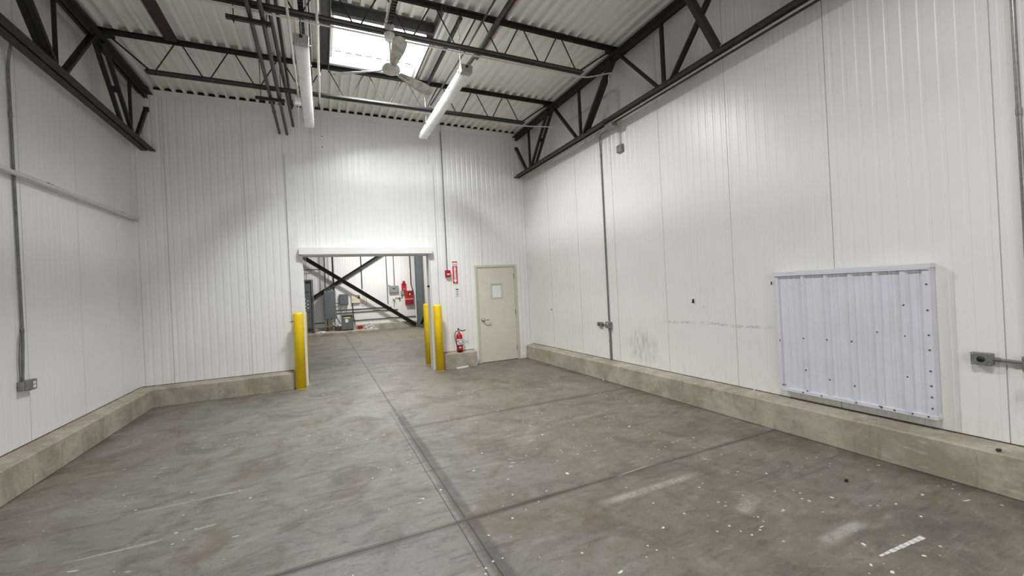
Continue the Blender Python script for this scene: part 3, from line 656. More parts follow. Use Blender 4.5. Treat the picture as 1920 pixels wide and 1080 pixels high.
mb = MB().box(cx2-.03, cx2+.03, yy-.001, yy, b1-.032, b1-.018).box(cx2-.025, cx2-.004, yy-.001, yy, b1-.04, b1-.03).box(cx2+.004, cx2+.02, yy-.001, yy, b1-.04, b1-.03); mb.build('heading_bars', M['ink'], s2)
text('lettering', '14', .048, (cx2, yy-.001, b1-.075), M['ink'], s2)
MB().box(cx2-.035, cx2+.035, yy-.0008, yy, b1-.112, b1-.109).box(cx2-.03, cx2+.03, yy-.0008, yy, b1-.121, b1-.118).build('small_print', M['framegrey'], s2)
MB().poly([(cx2-.02, yy, b0+.04), (cx2, yy, b0+.012), (cx2+.02, yy, b0+.04)], .001, (0, -1, 0)).build('arrow', M['dred'], s2)
for z0_, z1_, lbl in ((4.655, 4.80, 'upper small white cover plate with a dark hole on the far wall'), (4.45, 4.595, 'lower small white cover plate with a dark hole on the far wall')):
    p = thing('cover_plate', lbl, 'cover plate', (.15, D, z0_), 'cover plates high on the far wall')
    MB().box(.08, .218, D-.010, D-.001, z0_, z1_).build('plate', M['wall'], p, bevel=.002)
    MB().lathe([(0, 0), (.011, 0), (.011, .002), (0, .002)], (.15, D-.0098, (z0_+z1_)/2+.01), '-y', 16).build('hole', M['black'], p)
tag(MB().box(1.89, 2.21, D-.008, D-.001, 4.80, 5.13).box(1.95, 2.34, D-.012, D-.008, 4.795, 4.81).build('patch_sheet', M['wall'], bevel=.001), 'white patch sheet on the far wall behind the right lamp', 'patch sheet')

# extinguisher
ex, ey, ez = 2.66, D-.12, .335
E_ = thing('fire_extinguisher', 'red fire extinguisher standing on the short concrete kerb by the door', 'fire extinguisher', (ex, ey, ez))
MB().lathe([(0, 0), (.055, 0), (.062, .01), (.062, .04)], (ex, ey, ez)).lathe([(0, 0), (.055, 0)], (ex, ey, ez)).build('foot_ring', M['black'], E_)
MB().lathe([(0, .03), (.066, .03), (.068, .045), (.068, .33), (.06, .365), (.04, .385), (.022, .395), (.02, .41), (0, .41)], (ex, ey, ez)).build('cylinder', M['red'], E_)
mb = MB(); rr = .0688
for (z0_, z1_, a0, a1, nm, mt) in ((.155, .275, 205, 335, 'label', 'paper'), (.085, .105, 240, 290, 'label', 'paper'), (.145, .150, 0, 360, 'strap', 'emt')):
    mb = MB(); n = 24; vs = []
    for z_ in (z0_, z1_):
        for q in range(n+1):
            a = math.radians(a0+(a1-a0)*q/n); vs.append((ex+rr*math.cos(a), ey+rr*math.sin(a), ez+z_))
    mb.add(vs, [(q, q+1, n+2+q, n+1+q) for q in range(n)], True); mb.build(nm, M[mt], E_)
mb = MB()
for q in range(9):
    a = math.radians(R_.uniform(225, 315)); zz = ez+R_.uniform(.17, .26); p = Vector((ex+.0695*math.cos(a), ey+.0695*math.sin(a), zz)); tt = Vector((-math.sin(a), math.cos(a), 0))
    mb.bar(p-tt*R_.uniform(.004, .012), p+tt*R_.uniform(.004, .012), .002, R_.uniform(.008, .018))
mb.build('label_print', M['girder'], E_)
MB().lathe([(0, .405), (.017, .405), (.017, .44), (.012, .46), (0, .46)], (ex, ey, ez), n=20).build('valve', M['chrome'], E_)
mb = MB().bar((ex-.02, ey, ez+.47), (ex-.018, ey, ez+.50), .026, .022); mb.tube(fillet([(ex-.02, ey-.0, ez+.455), (ex+.04, ey-.01, ez+.452), (ex+.085, ey-.02, ez+.435), (ex+.14, ey-.02, ez+.458)], .03), .010, 8)
mb.tube([(ex-.02, ey, ez+.49), (ex+.01, ey-.01, ez+.475)], .009, 8); mb.build('lever', M['black'], E_)
mb = MB(); mb.tube(fillet([(ex-.01, ey, ez+.44), (ex-.075, ey-.01, ez+.44), (ex-.105, ey-.02, ez+.36), (ex-.085, ey-.03, ez+.2), (ex-.055, ey-.062, ez+.09)], .06), .0085, 10); mb.tube([(ex-.06, ey-.058, ez+.12), (ex-.052, ey-.064, ez+.07)], .012, 10); mb.build('hose', M['black'], E_)
MB().tube([(ex+.01, ey-.01, ez+.46), (ex+.055, ey-.015, ez+.53)], .0012, 6).build('pull_pin', M['chrome'], E_)
t = thing('plastic_batten', 'short white plastic batten lying on the floor below the extinguisher', 'batten', (2.66, 8.47, 0))
MB().sweep([(-.022, 0), (.022, 0), (.022, .022), (.015, .03), (-.015, .03), (-.022, .022)], (2.525, 8.44, .001), (2.79, 8.50, .001), Vector((-.22, .97, 0)), (0, 0, 1)).build('body', M['white'], t)
MB().bar((2.56, 8.445, .031), (2.63, 8.463, .031), .012, .002).bar((2.70, 8.478, .031), (2.76, 8.49, .031), .012, .002).box(2.512, 2.526, 8.435, 8.455, .002, .024).build('clips', M['fixt'], t)

# bollards
def bollard(x, y, r, h, label):
    t = thing('bollard', label, 'bollard', (x, y, 0), 'yellow bollards guarding the wide opening')
    MB().lathe([(0, 0), (r, 0), (r, h-.04), (r*.93, h-.015), (r*.7, h), (0, h+.004)], (x, y, 0), n=40).build('sleeve', M['yellow'], t)
    MB().lathe([(r+.004, .0), (r+.008, 0), (r+.002, .012), (r-.002, .012)], (x, y, .0005), n=40).build('base_grime', M['kerb'], t)
    return t
b1 = bollard(-.395, 8.47, .086, 1.385, 'yellow bollard standing in front of the left edge of the opening')
bollard(-.36, 9.32, .086, 1.385, 'yellow bollard hidden behind the left edge of the opening')
bollard(2.178, 8.47, .086, 1.375, 'yellow bollard in front of the right edge of the opening, near the extinguisher')
bollard(2.17, 9.36, .086, 1.385, 'yellow bollard just inside the right edge of the opening')
t = thing('photo_eye', 'small white sensor bracket fixed to the left front bollard', 'sensor', (-.49, 8.45, 1.20))
MB().bar((-.475, 8.43, 1.235), (-.525, 8.42, 1.235), .014, .02).build('bracket', M['boxgrey'], t)
MB().lathe([(0, 0), (.016, 0), (.016, .02), (0, .024)], (-.525, 8.43, 1.245), '-y', 16).lathe([(0, 0), (.012, 0), (.012, .02), (0, .022)], (-.515, 8.43, 1.21), '-y', 16).build('lens', M['white'], t)
tag(MB().lathe([(0, 0), (.022, 0), (.028, .012), (.02, .035), (0, .04)], (OX1-.005, D+.08, 1.77), '-x', 16).box(OX1-.055, OX1-.03, D+.06, D+.075, 1.76, 1.78).build('door_bumper', M['black'], bevel=.001), 'small black bumper knob on the right jamb of the opening', 'bumper')

# ------------------------------------------------------------------ right wall things
def wall_box(x, y0, y1, z0, z1, dep, label, hole=None, toggles=None, cat='electrical box', side=1, mat='boxgrey', rnd=.006):
    """box on a side wall; side 1 = wall at +x (faces -x), -1 = wall at -x"""
    t = thing('electrical_box', label, cat, (x, (y0+y1)/2, z0))
    xa, xb = (x-dep, x-.001) if side == 1 else (x+.001, x+dep)
    MB().box(min(xa, xb), max(xa, xb), y0, y1, z0, z1).build('body', M[mat], t, bevel=rnd, seg=3)
    f = x-side*dep; ax = '-x' if side == 1 else 'x'
    lid = MB().box(min(f, f-side*.006), max(f, f-side*.006), y0+.004, y1-.004, z0+.003, z1-.003).build('cover', M[mat], t, bevel=.002)
    mb = MB()
    for yy_ in (y0+.014, y1-.014):
        for zz_ in (z0+.012, z1-.012): mb.lathe([(0, 0), (.005, 0), (.0045, .003), (0, .003)], (f-side*.006, yy_, zz_), ax, 10)
    mb.build('screws', M['chrome'], t)
    if hole: MB().lathe([(0, 0), (hole, 0), (hole, .003), (0, .003)], (f-side*.006, (y0+y1)/2, (z0+z1)/2), ax, 24).build('opening', M['black'], t)
    if toggles:
        mb = MB()
        for zz_ in toggles: mb.box(min(f-side*.006, f-side*.012), max(f-side*.006, f-side*.012), (y0+y1)/2-.012, (y0+y1)/2+.012, zz_-.014, zz_+.014)
        mb.build('receptacle', M['paper'], t, bevel=.002)
    return t
wall_box(R, 1.305, 1.42, .884, .975, .05, 'grey cast box with a black round opening right of the cover panel', hole=.022)
wall_box(R, 1.045, 1.165, .868, .972, .05, 'grey cast box on the vertical conduit at the right edge of the picture', hole=None)
wall_box(R, 1.03, 1.150, .64, .735, .05, 'lowest grey cast box at the right edge, under the one on the conduit')
pipe('conduit', [(R-.028, 1.305, .932), (R-.028, 1.165, .925)], .0125, M['emt'], 'short level conduit joining the two grey boxes right of the cover panel', 'conduit', coup=(((R-.028, 1.295, .931), (0, 1, 0)),))
pipe('conduit', [(R-.02, 1.13, 4.14), (R-.02, 1.122, .97)], .0135, M['emt'], 'shiny vertical conduit at the right edge of the wall', 'conduit', coup=(((R-.02, 1.125, 2.69), (0, 0, 1)),))
pipe('conduit', [(R-.02, 1.10, .87), (R-.02, 1.09, .735)], .0125, M['emt'], 'very short conduit between the two lowest boxes at the right edge', 'conduit')
wall_box(R, 5.99, 6.12, .885, .96, .045, 'small grey box with a black opening left of the switch box', hole=.018)
wall_box(R, 5.745, 5.875, .862, .975, .05, 'grey switch box on the wall conduit above the kerb', toggles=[.945])
pipe('conduit', [(R-.025, 5.99, .925), (R-.025, 5.875, .925)], .011, M['emt'], 'short nipple between the small grey box and the switch box', 'conduit')
wall_box(R, 5.235, 5.365, 3.74, 3.86, .045, 'grey box high on the right wall under a bent conduit')
# cover panel
vp = thing('wall_cover_panel', 'large square bluish white ribbed sheet metal panel screwed to the wall', 'cover panel', (R, 2.24, .42))
y0v, y1v, z0v, z1v = 1.612, 2.862, .42, 1.66; dp = .078
fw2 = .045
mb = MB().box(R-dp-.012, R-.001, y0v, y0v+.052, z0v, z1v).box(R-dp-.012, R-.001, y1v-.035, y1v, z0v, z1v)
mb.build('side_trim', M['vent'], vp, bevel=.004)
MB().box(R-dp-.020, R-.001, y0v-.008, y1v+.006, z1v-.03, z1v+.008).box(R-dp-.026, R-dp-.018, y0v, y1v, z1v-.042, z1v-.030).build('top_trim', M['vent'], vp, bevel=.004)
MB().box(R-dp-.016, R-.001, y0v-.006, y1v+.002, z0v-.012, z0v+.022).build('bottom_trim', M['vent'], vp, bevel=.004)
def sheet(ya, yb, z0, z1, off, name):
    prof = [(2.862, 0)]
    ribs = [(2.585, .024, .020), (2.375, .024, .020), (2.17, .030, .020), (1.976, .036, .022), (1.785, .040, .022)]
    pts = []
    for c, wd, hh in ribs: pts += [(c+wd*.5+.010, 0), (c+wd*.5-.004, hh), (c-wd*.5+.004, hh), (c-wd*.5-.010, 0)]
    for c in (2.73, 2.67, 2.49, 2.27, 2.30, 2.05, 2.09, 1.88, 1.855, 1.69): pts += [(c+.008, 0), (c+.003, .005), (c-.003, .005), (c-.008, 0)]
    pts = sorted([p for p in pts if ya < p[0] < yb], reverse=True)
    pts = [(yb, 0)]+pts+[(ya, 0)]
    mb = MB(); n = len(pts); x = R-dp+.006-off
    rnd = random.Random(3); rowsz = [z0, z0+(z1-z0)*.33, z0+(z1-z0)*.66, z1]; vs = []
    for iz, z in enumerate(rowsz):
        for i, (y, h_) in enumerate(pts):
            j = rnd.uniform(-.0015, .0015) if 0 < i < n-1 and 0 < iz < 3 else 0
            vs.append((x-h_, y+j, z))
    mb.add(vs, [(r*n+i, r*n+i+1, (r+1)*n+i+1, (r+1)*n+i) for r in range(3) for i in range(n-1)])
    return mb.build(name, M['vent'], vp)
sheet(y0v+.02, y1v-.02, z0v+.01, z1v-.02, 0, 'sheet')
sheet(y0v+.045, 1.955, z0v+.01, 1.10, .004, 'overlap_sheet')
mb = MB(); xs_ = R-dp-.014
for (py, pz_) in ((2.592, .98), (2.585, .66), (2.378, .985), (2.37, .60), (2.172, .99), (2.165, .58), (1.975, .80+.29), (1.784, 1.33), (1.783, 1.07), (1.78, .73), (2.58, .45), (2.83, .94), (2.82, .47), (2.80, .47)):
    mb.lathe([(0, 0), (.0075, 0), (.006, .006), (0, .006)], (xs_+(.0 if py < 2.8 else -.0), py, pz_), '-x', 10)
for zz in (.50, .59, .68, .80, .97, 1.09, 1.29, 1.50): mb.lathe([(0, 0), (.007, 0), (.006, .006), (0, .006)], (R-dp-.012, 1.635, zz), '-x', 10)
for yy_ in (2.62, 2.45, 2.16, 1.97, 1.88, 1.76, 1.66): mb.lathe([(0, 0), (.007, 0), (.006, .006), (0, .006)], (R-dp-.016, yy_, .428), '-x', 10)
mb.build('screws', M['framegrey'], vp)
# small leftovers on the wall
t = thing('torn_hole', 'small black torn hole with a white edge in the wall', 'strap', (R, 4.02, 1.33))
MB().poly([(R-.006, 4.005, 1.375), (R-.006, 4.03, 1.37), (R-.006, 4.032, 1.335), (R-.006, 4.05, 1.33), (R-.006, 4.02, 1.318), (R-.006, 4.0, 1.325)], .004, (-1, 0, 0)).build('strap', M['black'], t)  # black piece added as the dark inside of the torn hole
MB().poly([(R-.001, 4.0, 1.38), (R-.001, 4.034, 1.382), (R-.001, 4.042, 1.33), (R-.001, 4.055, 1.327), (R-.001, 4.02, 1.31), (R-.001, 3.995, 1.32)], .005, (-1, 0, 0)).build('edge', M['paper'], t)
tag(MB().poly([(R-.001, 2.945, 1.565), (R-.001, 2.955, 1.565), (R-.001, 2.96, 1.535), (R-.001, 2.948, 1.53)], .004, (-1, 0, 0)).build('anchor', M['girder']), 'dark little wall anchor left of the cover panel top', 'anchor')
tag(MB().lathe([(0, 0), (.016, 0), (.012, .012), (.004, .02), (0, .02)], (R-.001, 7.79, 1.14), '-x', 14).build('metal_stub', M['emt']), 'small pale metal stub on the wall near the door corner', 'metal stub')

# ------------------------------------------------------------------ left wall things
wall_box(L, 5.705, 5.80, .862, .955, .055, 'grey outlet box low on the left wall under two conduits', side=-1)
t = thing('outlet', 'white twin receptacle on a grey plate beside the left wall box', 'outlet', (L, 5.87, .84))
MB().box(L+.001, L+.058, 5.802, 5.905, .85, .955).build('body', M['boxgrey'], t, bevel=.005)
MB().box(L+.058, L+.064, 5.83, 5.875, .905, .935).box(L+.058, L+.064, 5.83, 5.875, .868, .898).build('receptacle', M['paper'], t, bevel=.004)
pipe('conduit', [(L+.10, 5.45, 4.36), (L+.12, 5.60, 4.36), (L+.07, 5.72, 4.30), (L+.016, 5.77, 4.12), (L+.016, 5.80, 1.35), (L+.02, 5.76, .955)], .0115, M['emtg'], 'grey conduit coming off the left girder down the wall to the outlet box', 'conduit', fr=.08, coup=(((L+.016, 5.775, 3.6), (0, 0, 1)), ((L+.016, 5.798, 1.45), (0, 0, 1))))
pipe('conduit', [(L+.014, 5.765, 1.42), (L+.014, 5.73, 1.2), (L+.014, 5.735, .955)], .006, M['emtg'], 'thin second conduit beside the grey one above the left outlet box', 'conduit')
wp = thing('wall_pipe', 'white painted pipe running level along the left wall to the corner', 'pipe', (L+.07, 5, 3.0))
MB().tube([(L+.055, YB+.1, 2.80), (L+.055, D-.001, 3.058)], .024, 16).build('pipe', M['cwhite'], wp)
for y in (2.4, 6.35, 8.25):
    z = 2.80+(y-YB-.1)/(D-YB-.1)*.258; MB().box(L+.001, L+.03, y-.012, y+.012, z+.0, z+.05).tube([(L+.03, y, z+.03), (L+.06, y, z+.028)], .006, 8).build('clamp', M['boxgrey'], wp)

# ------------------------------------------------------------------ far room
pad = MB().box(-2.5, 2.33, 19.56, DF-.2, 0, .115).build('equipment_pad', M['kerb'], bevel=.008); tag(pad, 'low concrete pad under the electrical cabinets in the far room', 'concrete pad')
sw = thing('switchboard', 'tall blue grey switchboard with white breaker tags in the far room', 'switchboard', (-.6, 20.3, .115))
MB().box(-1.15, -.365, 20.05, 20.6, .115, 2.46).build('cabinet', M['cab'], sw, bevel=.006)
MB().box(-.345, -.30, 20.0, 20.62, .115, 2.46).build('end_panel', M['cab'], sw, bevel=.004)
for z0_, z1_ in ((1.92, 2.25), (1.06, 1.60), (.72, 1.03), (.40, .70)): MB().box(-.98, -.42, 20.03, 20.05, z0_, z1_).build('door_panel', M['cab'], sw, bevel=.004)
for z0_ in (2.30, .22):
    mb = MB()
    for q in range(5): mb.box(-.58, -.40, 20.035, 20.05, z0_+q*.024, z0_+.012+q*.024)
    mb.build('louvre', M['girder'], sw)
mb = MB()
for q in range(7): mb.box(-.66+.10*(q % 2), -.60+.10*(q % 2), 20.018, 20.03, 1.58-q*.075, 1.63-q*.075)
mb.build('breaker_tags', M['paper'], sw)
mb = MB()
for q in range(4): mb.box(-.82, -.68, 20.02, 20.03, 1.54-q*.13, 1.60-q*.13)
mb.build('breaker_handles', M['black'], sw)
p2 = thing('panelboard', 'large tall grey electrical panel beside the switchboard', 'electrical panel', (.35, 20.5, .65))
MB().box(.11, .60, 20.42, 20.70, .65, 1.945).build('cabinet', M['cab'], p2, bevel=.006)
MB().box(.13, .58, 20.405, 20.42, .67, 1.925).build('door', M['cab'], p2, bevel=.003)
MB().box(.30, .36, 20.398, 20.406, 1.915, 1.925).build('name_plate', M['paper'], p2)
p3 = thing('panelboard', 'small square grey electrical panel above the transformer', 'electrical panel', (.96, 20.7, 1.28))
MB().box(.775, 1.15, 20.74, 20.89, 1.285, 1.765).build('cabinet', M['cab'], p3, bevel=.005)
MB().box(.79, 1.135, 20.728, 20.74, 1.30, 1.75).build('door', M['cab'], p3, bevel=.003)
MB().box(.90, .94, 20.72, 20.728, 1.52, 1.56).build('latch', M['black'], p3)
p4 = thing('control_box', 'cream coloured control box right of the small grey panel', 'control box', (1.48, 20.8, 1.33))
MB().box(1.29, 1.67, 20.80, 20.89, 1.335, 1.69).build('case', M['cream'], p4, bevel=.006)
MB().box(1.57, 1.655, 20.792, 20.80, 1.53, 1.60).build('display', M['black'], p4)
mb = MB()
for q in range(6): mb.box(1.31+q*.04, 1.33+q*.04, 20.795, 20.80, 1.655+R_.uniform(-.006, .01), 1.685)
for q in range(3): mb.box(1.34, 1.37, 20.795, 20.80, 1.42+q*.05, 1.44+q*.05)
mb.build('vents', M['boxgrey'], p4)
MB().box(1.29, 1.67, 20.79, 20.80, 1.335, 1.36).build('lower_lip', M['white'], p4)
tr = thing('transformer', 'grey floor transformer with a yellow warning strip and white label', 'transformer', (1.03, 20.3, .115))
MB().box(.79, 1.27, 20.05, 20.5, .17, .80).build('case', M['cab'], tr, bevel=.006)
MB().sweep([(20.03, .80), (20.52, .80), (20.50, .86), (20.08, .845)], (.78, 0, 0), (1.28, 0, 0), (0, 1, 0), (0, 0, 1)).build('lid', M['cab'], tr, bevel=.004)
MB().box(.80, 1.26, 20.04, 20.05, .745, .79).build('vent_gap', M['black'], tr)
MB().box(.80, 1.26, 20.08, 20.48, .117, .175).build('base', M['black'], tr)
for xx in (.785, 1.245): MB().box(xx, xx+.03, 20.035, 20.07, .117, .80).build('corner_post', M['cab'], tr)
MB().box(.87, 1.15, 20.04, 20.05, .67, .725).build('warning_strip', M['yel2'], tr)
MB().poly([(.94, 20.048, .64), (.94, 20.048, .56), (.92, 20.048, .54), (1.0, 20.048, .46), (1.09, 20.048, .54), (1.06, 20.048, .56), (1.06, 20.048, .64)], .004, (0, -1, 0)).build('paper_label', M['paper'], tr)
# crossed braces of angle steel and the column
def big_angle(p0, p1, label):
    p0, p1 = Vector(p0), Vector(p1); d = (p1-p0).normalized(); n = Vector((0, 1, 0)).cross(d)
    if n.z < 0: n = -n
    return tag(MB().angle(p0, p1, (0, -1, 0), -n, .14, .17, .016).build('cross_brace', M['girder']), label, 'steel brace', 'crossed steel braces in the far room')
big_angle((-.70, 20.62, 3.62), (4.24, 20.62, .16), 'steel brace falling from upper left to the column foot, far room')
big_angle((-.55, 20.80, 1.60), (3.2, 20.80, 3.98), 'steel brace rising from behind the switchboard to the right, far room')
tag(MB().box(4.26, 4.54, 20.36, 20.375, 0, 4.9).box(4.26, 4.54, 20.60, 20.615, 0, 4.9).box(4.395, 4.405, 20.375, 20.6, 0, 4.9).box(4.20, 4.58, 20.30, 20.66, 0, .02).build('steel_column', M['cab']), 'grey steel column at the right corner of the far room', 'column')
tag(MB().angle((4.44, 20.24, .12), (4.62, 17.9, 1.85), (-1, 0, 0), (0, 0, 1), .12, .12, .014).build('cross_brace', M['girder']), 'steel brace leaving the column foot along the side wall', 'steel brace')
g = thing('alarm_cabinet', 'wide light grey cabinet on the far room wall', 'cabinet', (3.24, 20.85, 1.72))
MB().box(3.02, 3.46, 20.78, 20.89, 1.72, 2.065).build('case', M['cabl'], g, bevel=.005)
MB().box(3.035, 3.445, 20.772, 20.78, 1.735, 2.05).build('door', M['cabl'], g, bevel=.003)
MB().box(3.19, 3.29, 20.765, 20.772, 1.905, 1.95).build('badge', M['black'], g)
tag(MB().box(2.99, 3.07, 20.84, 20.89, 2.09, 2.19).box(3.0, 3.06, 20.83, 20.84, 2.1, 2.18).build('sensor_box', M['white'], bevel=.006), 'small white box above the corner of the light grey cabinet', 'sensor')
rs = thing('alarm_horn', 'upper red alarm horn and strobe unit in the far room', 'fire alarm', (3.73, 20.85, 1.83))
MB().box(3.625, 3.835, 20.80, 20.89, 1.83, 2.16).build('case', M['red'], rs, bevel=.01)
MB().box(3.665, 3.80, 20.76, 20.80, 2.10, 2.275).build('strobe', M['red'], rs, bevel=.012)
MB().box(3.69, 3.76, 20.75, 20.76, 2.12, 2.22).build('strobe_lens', M['dred'], rs); MB().box(3.68, 3.79, 20.795, 20.80, 1.87, 1.885).build('stripe', M['paper'], rs)
rc = thing('extinguisher_cabinet', 'red wall cabinet with a dark window beside the column', 'cabinet', (3.95, 20.85, 1.11))
MB().box(3.755, 4.14, 20.74, 20.89, 1.385, 1.79).build('upper_case', M['red'], rc, bevel=.006)
MB().box(3.765, 4.135, 20.72, 20.89, 1.11, 1.36).build('lower_case', M['dred'], rc, bevel=.006)
MB().box(3.76, 4.14, 20.735, 20.89, 1.36, 1.385).build('shelf_gap', M['paper'], rc)
MB().box(3.905, 4.03, 20.73, 20.74, 1.52, 1.72).build('window', M['black'], rc); MB().box(3.955, 4.01, 20.722, 20.73, 1.56, 1.66).build('card', M['paper'], rc)
tag(MB().box(4.05, 4.12, 20.70, 20.735, 1.66, 1.78).build('blue_tag', M['blue'], bevel=.004), 'small blue tag hanging on the red cabinet', 'tag')
tag(MB().box(3.57, 3.72, 20.82, 20.89, 1.61, 1.80).build('junction_box', M['cabl'], bevel=.005), 'small grey box left of the red cabinet in the far room', 'junction box')
v = thing('water_valve', 'round pale gauge with a valve pipe and green tag in the far room', 'valve', (3.25, 20.82, 1.4))
MB().lathe([(0, 0), (.06, 0), (.06, .04), (.05, .05), (0, .05)], (3.23, 20.85, 1.44), '-y', 24).build('gauge', M['paper'], v)
MB().tube(fillet([(3.23, 20.86, 1.47), (3.62, 20.86, 1.47), (3.66, 20.86, 1.62)], .05), .014).tube([(3.23, 20.86, 1.44), (3.23, 20.86, 1.02)], .012).build('pipe', M['boxgrey'], v)
MB().box(3.46, 3.53, 20.83, 20.84, 1.36, 1.47).build('tag', M['green'], v); MB().bar((3.24, 20.82, 1.40), (3.32, 20.82, 1.27), .02, .02).build('handle', M['cream'], v)
fg = 'wall conduits of the far room'
yw = DF-.03
for x, z0_, z1_, mt, r, lb in ((2.945, 1.2, 5, 'pipe', .018, 'grey conduit left of the light grey cabinet, far room'), (3.29, 2.07, 5, 'pipe', .016, 'grey conduit into the top of the light grey cabinet'),
        (1.79, 1.98, 5, 'steel', .022, 'black conduit above the cream control box'), (.56, 1.2, 5, 'steel', .03, 'black strut beside the large grey panel')):
    pipe('conduit', [(x, yw, z0_), (x, yw, z1_)], r, M[mt], lb, 'conduit', fg)
pipe('conduit', [(4.085, yw, 5), (4.09, yw, 2.1), (4.16, yw, 1.85), (4.18, yw, 1.62)], .02, M['steel'], 'black conduit bending down to the red cabinet', 'conduit', fg)
for i, x in enumerate((.17, .235, .30, .36)): pipe('conduit', [(x, 20.64, 1.94), (x, 20.64, 5)], .011, M['emt'], 'thin bright conduit rising from the large grey panel', 'conduit', 'conduits above the large grey panel', n=8)
pipe('conduit', [(.20, 20.64, 1.94), (.20, 20.64, 5)], .016, M['steel'], 'black perforated strut rising from the large grey panel', 'strut')
for x in (-.66, -.60, -.54): pipe('conduit', [(x, 20.35, 2.46), (x, 20.35, 5)], .011, M['emt'], 'thin bright conduit rising from the switchboard', 'conduit', 'conduits above the switchboard', n=8)
pipe('strut', [(-1.0, 20.7, 2.93), (.2, 20.7, 2.93)], .018, M['steel'], 'black level strut behind the thin conduits, far room', 'strut')
for z, x0_, x1_, lb in ((1.03, .62, 3.1, 'upper of two level conduits behind the transformer'), (.895, .62, 3.4, 'lower of two level conduits behind the transformer'), (.505, 1.3, 4.25, 'lowest level conduit running right to the column'), (.49, -.30, .12, 'level conduit between switchboard and large grey panel')):
    pipe('conduit', [(x0_, yw, z), (x1_, yw, z)], .019, M['pipe'], lb, 'conduit', fg)
for x, lb in ((.82, 'left short conduit under the small grey panel'), (1.05, 'right short conduit under the small grey panel')): pipe('conduit', [(x, 20.8, 1.285), (x, 20.8, .86), (x, 20.45, .855)], .014, M['emt'], lb, 'conduit', fr=.04)
pipe('conduit', [(.60, 20.75, 1.36), (.775, 20.8, 1.36)], .02, M['pipe'], 'short conduit joining the large and the small grey panels', 'conduit')
pipe('conduit', [(1.33, 20.85, 1.335), (1.35, 20.84, .7), (1.42, 20.75, .12)], .02, M['steel'], 'black conduit falling from the cream control box to the pad', 'conduit')
for i, (xa, xb) in enumerate(((.32, .80), (.44, .80))): pipe('flexible_conduit', [(xa, 20.45, .65), (xa+.1, 20.42, .42), (xb-.1, 20.35, .27+.02*i), (xb, 20.3, .26+.03*i)], .022, M['emt'], 'grey flexible conduit curving from the large panel to the transformer', 'conduit', 'flexible conduits beside the transformer', fr=.12)
pipe('flexible_conduit', [(.58, 20.6, .85), (.66, 20.55, .6), (.74, 20.45, .45), (.80, 20.4, .42)], .016, M['black'], 'black flexible conduit curving into the transformer side', 'conduit', fr=.1)
pipe('conduit', [(-.29, 20.45, .30), (.3, 20.45, .33), (.5, 20.45, .34)], .025, M['emtg'], 'grey pipe lying low between switchboard and transformer', 'pipe')
for x in (.22, .52): tag(MB().box(x-.02, x+.02, 20.52, 20.56, .115, .65).build('panel_leg', M['steel']), 'black strut post under the large grey panel', 'post', 'posts under the large grey panel')
rb = thing('red_toolbox', 'small red box standing on the pad beside the transformer', 'box', (1.57, 20.4, .115))
MB().box(1.47, 1.69, 20.33, 20.46, .116, .26).build('body', M['dred'], rb, bevel=.006); MB().box(1.46, 1.70, 20.32, 20.47, .24, .275).build('lid', M['red'], rb, bevel=.006)
def crumple(name, c, sx, sy, sz, mat, label, cat, seed=1):
    rnd = random.Random(seed); mb = MB(); nu, nv = 18, 8; vs = []
    for j in range(nv+1):
        ph = math.pi/2*j/nv
        for i in range(nu):
            a = 2*math.pi*i/nu; k_ = 1+rnd.uniform(-.28, .28)
            vs.append((c[0]+sx*math.cos(a)*math.cos(ph)*k_, c[1]+sy*math.sin(a)*math.cos(ph)*k_, c[2]+sz*math.sin(ph)*(1+rnd.uniform(-.3, .3)) if j else c[2]))
    F = [(j*nu+i, j*nu+(i+1) % nu, (j+1)*nu+(i+1) % nu, (j+1)*nu+i) for j in range(nv) for i in range(nu)]
    F.append(tuple(range(nu))[::-1]); mb.add(vs, F)
    return tag(mb.build(name, mat), label, cat)
crumple('plastic_bag', (2.0, 20.35, .115), .24, .16, .2, M['plastbag'], 'crumpled clear plastic bag on the pad right of the red box', 'bag', 3)
crumple('paper_scrap', (-.02, 20.1, .115), .2, .12, .05, M['paper'], 'flat white paper scrap on the pad below the large panel', 'scrap', 5)
crumple('paper_scrap', (4.44, 19.6, 0), .09, .06, .05, M['paper'], 'white scrap on the floor by the column foot', 'scrap', 6)
tag(MB().tube(fillet([(1.80, DF-.01, 1.75), (1.95, DF-.02, 1.6), (1.98, DF-.02, 1.25), (1.75, DF-.01, 1.1), (1.66, DF-.01, 1.4)], .12), .005, 6).tube(fillet([(1.78, DF-.01, 1.7), (1.88, DF-.02, 1.5), (1.80, DF-.02, 1.2), (1.68, DF-.01, 1.45)], .1), .004, 6).build('loose_wire', M['pipe']), 'loose thin wires looping beside the cream control box', 'wire')

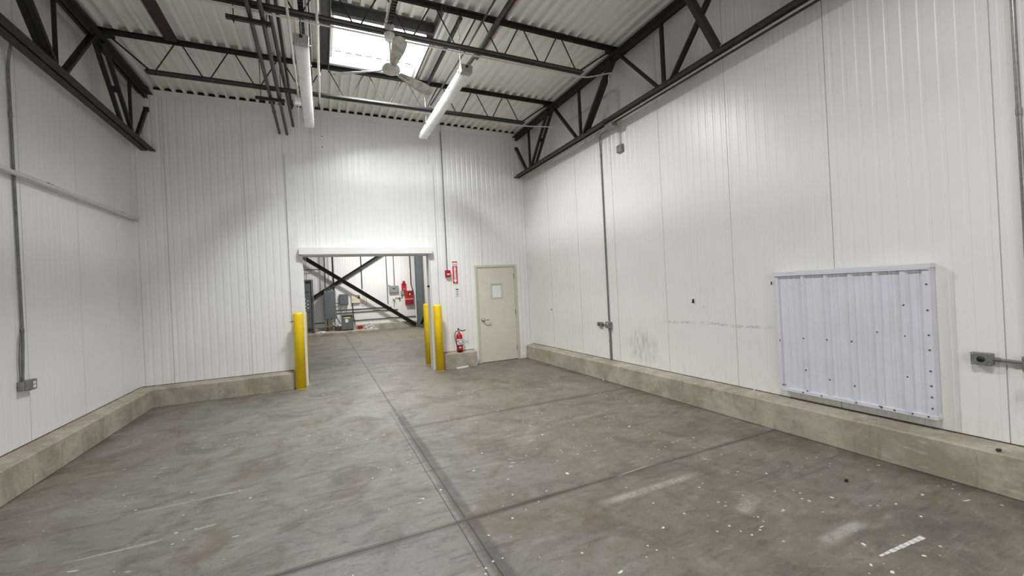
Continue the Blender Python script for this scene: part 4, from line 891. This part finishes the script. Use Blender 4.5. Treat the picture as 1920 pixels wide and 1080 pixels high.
# ------------------------------------------------------------------ bits on floor and kerb
def chip(x, y, r, mat, label, cat, group=None, z=0, th=.003, name='paint_chip', an=0, asp=.6):
    n = 8; pts = []
    for q in range(n):
        a = 2*math.pi*q/n; k_ = R_.uniform(.7, 1.15); u, v_ = r*math.cos(a)*k_, r*asp*math.sin(a)*k_
        pts.append((x+u*math.cos(an)-v_*math.sin(an), y+u*math.sin(an)+v_*math.cos(an), z))
    return tag(MB().poly(pts, th, (0, 0, 1)).build(name, M[mat]), label, cat, group)
chip(1.463, 1.904, .024, 'paper', 'largest white flake on the floor at the bottom of the picture', 'paint chip', name='paint_flake', an=.2, asp=.35)
chip(2.726, 1.207, .016, 'paper', 'white flake on the floor just below the tape strip', 'paint chip', name='paint_flake')
cg = 'white paint chips scattered on the floor'
for (x, y, r) in ((1.872, 3.108, .022), (3.295, 1.795, .015), (3.173, 1.944, .010), (3.863, 1.509, .014), (2.148, 4.056, .014), (1.388, 3.927, .013), (3.269, 2.266, .012), (3.51, 1.385, .012), (3.106, 3.75, .02), (1.982, 2.106, .014), (2.87, 1.403, .016), (3.562, 1.536, .012), (2.4, 1.779, .010), (.826, 3.387, .012), (3.035, 1.191, .013), (2.697, 1.289, .012)):
    chip(x, y, r, 'paper', 'small white paint chip lying flat on the concrete floor', 'paint chip', cg, an=R_.uniform(0, 3))
t = thing('tape_strip', 'worn strip of white tape stuck to the floor in the near right corner', 'tape', (3.04, 1.29, 0))
n = 9
for i in range(n):
    u0, u1 = i/n, (i+.86)/n; p0 = Vector((2.826, 1.305, .001)); p1 = Vector((3.251, 1.275, .001)); d = (p1-p0); nn = Vector((-d.y, d.x, 0)).normalized(); w0 = .006+.009*u0+R_.uniform(0, .003)
    a, b = p0+d*u0, p0+d*u1; MB().poly([a-nn*w0, b-nn*(w0+R_.uniform(-.002, .003)), b+nn*w0, a+nn*(w0-.001)], .0012, (0, 0, 1)).build('tape_piece', M['paper'], t)
chip(3.641, 1.877, .02, 'girder', 'dark pebble on the floor near the right kerb', 'pebble', name='pebble', th=.02)
chip(4.335, 1.262, .022, 'girder', 'dark crumb of debris on the right kerb below the grey boxes', 'debris', z=.302, th=.012, name='debris_crumb')
chip(4.485, 3.205, .012, 'paper', 'pale crumb on the right kerb left of the cover panel', 'debris', z=.308, th=.02, name='debris_crumb')
chip(4.285, 5.78, .018, 'paper', 'pale crumb on the floor against the far part of the right kerb', 'debris', th=.012, name='debris_crumb')
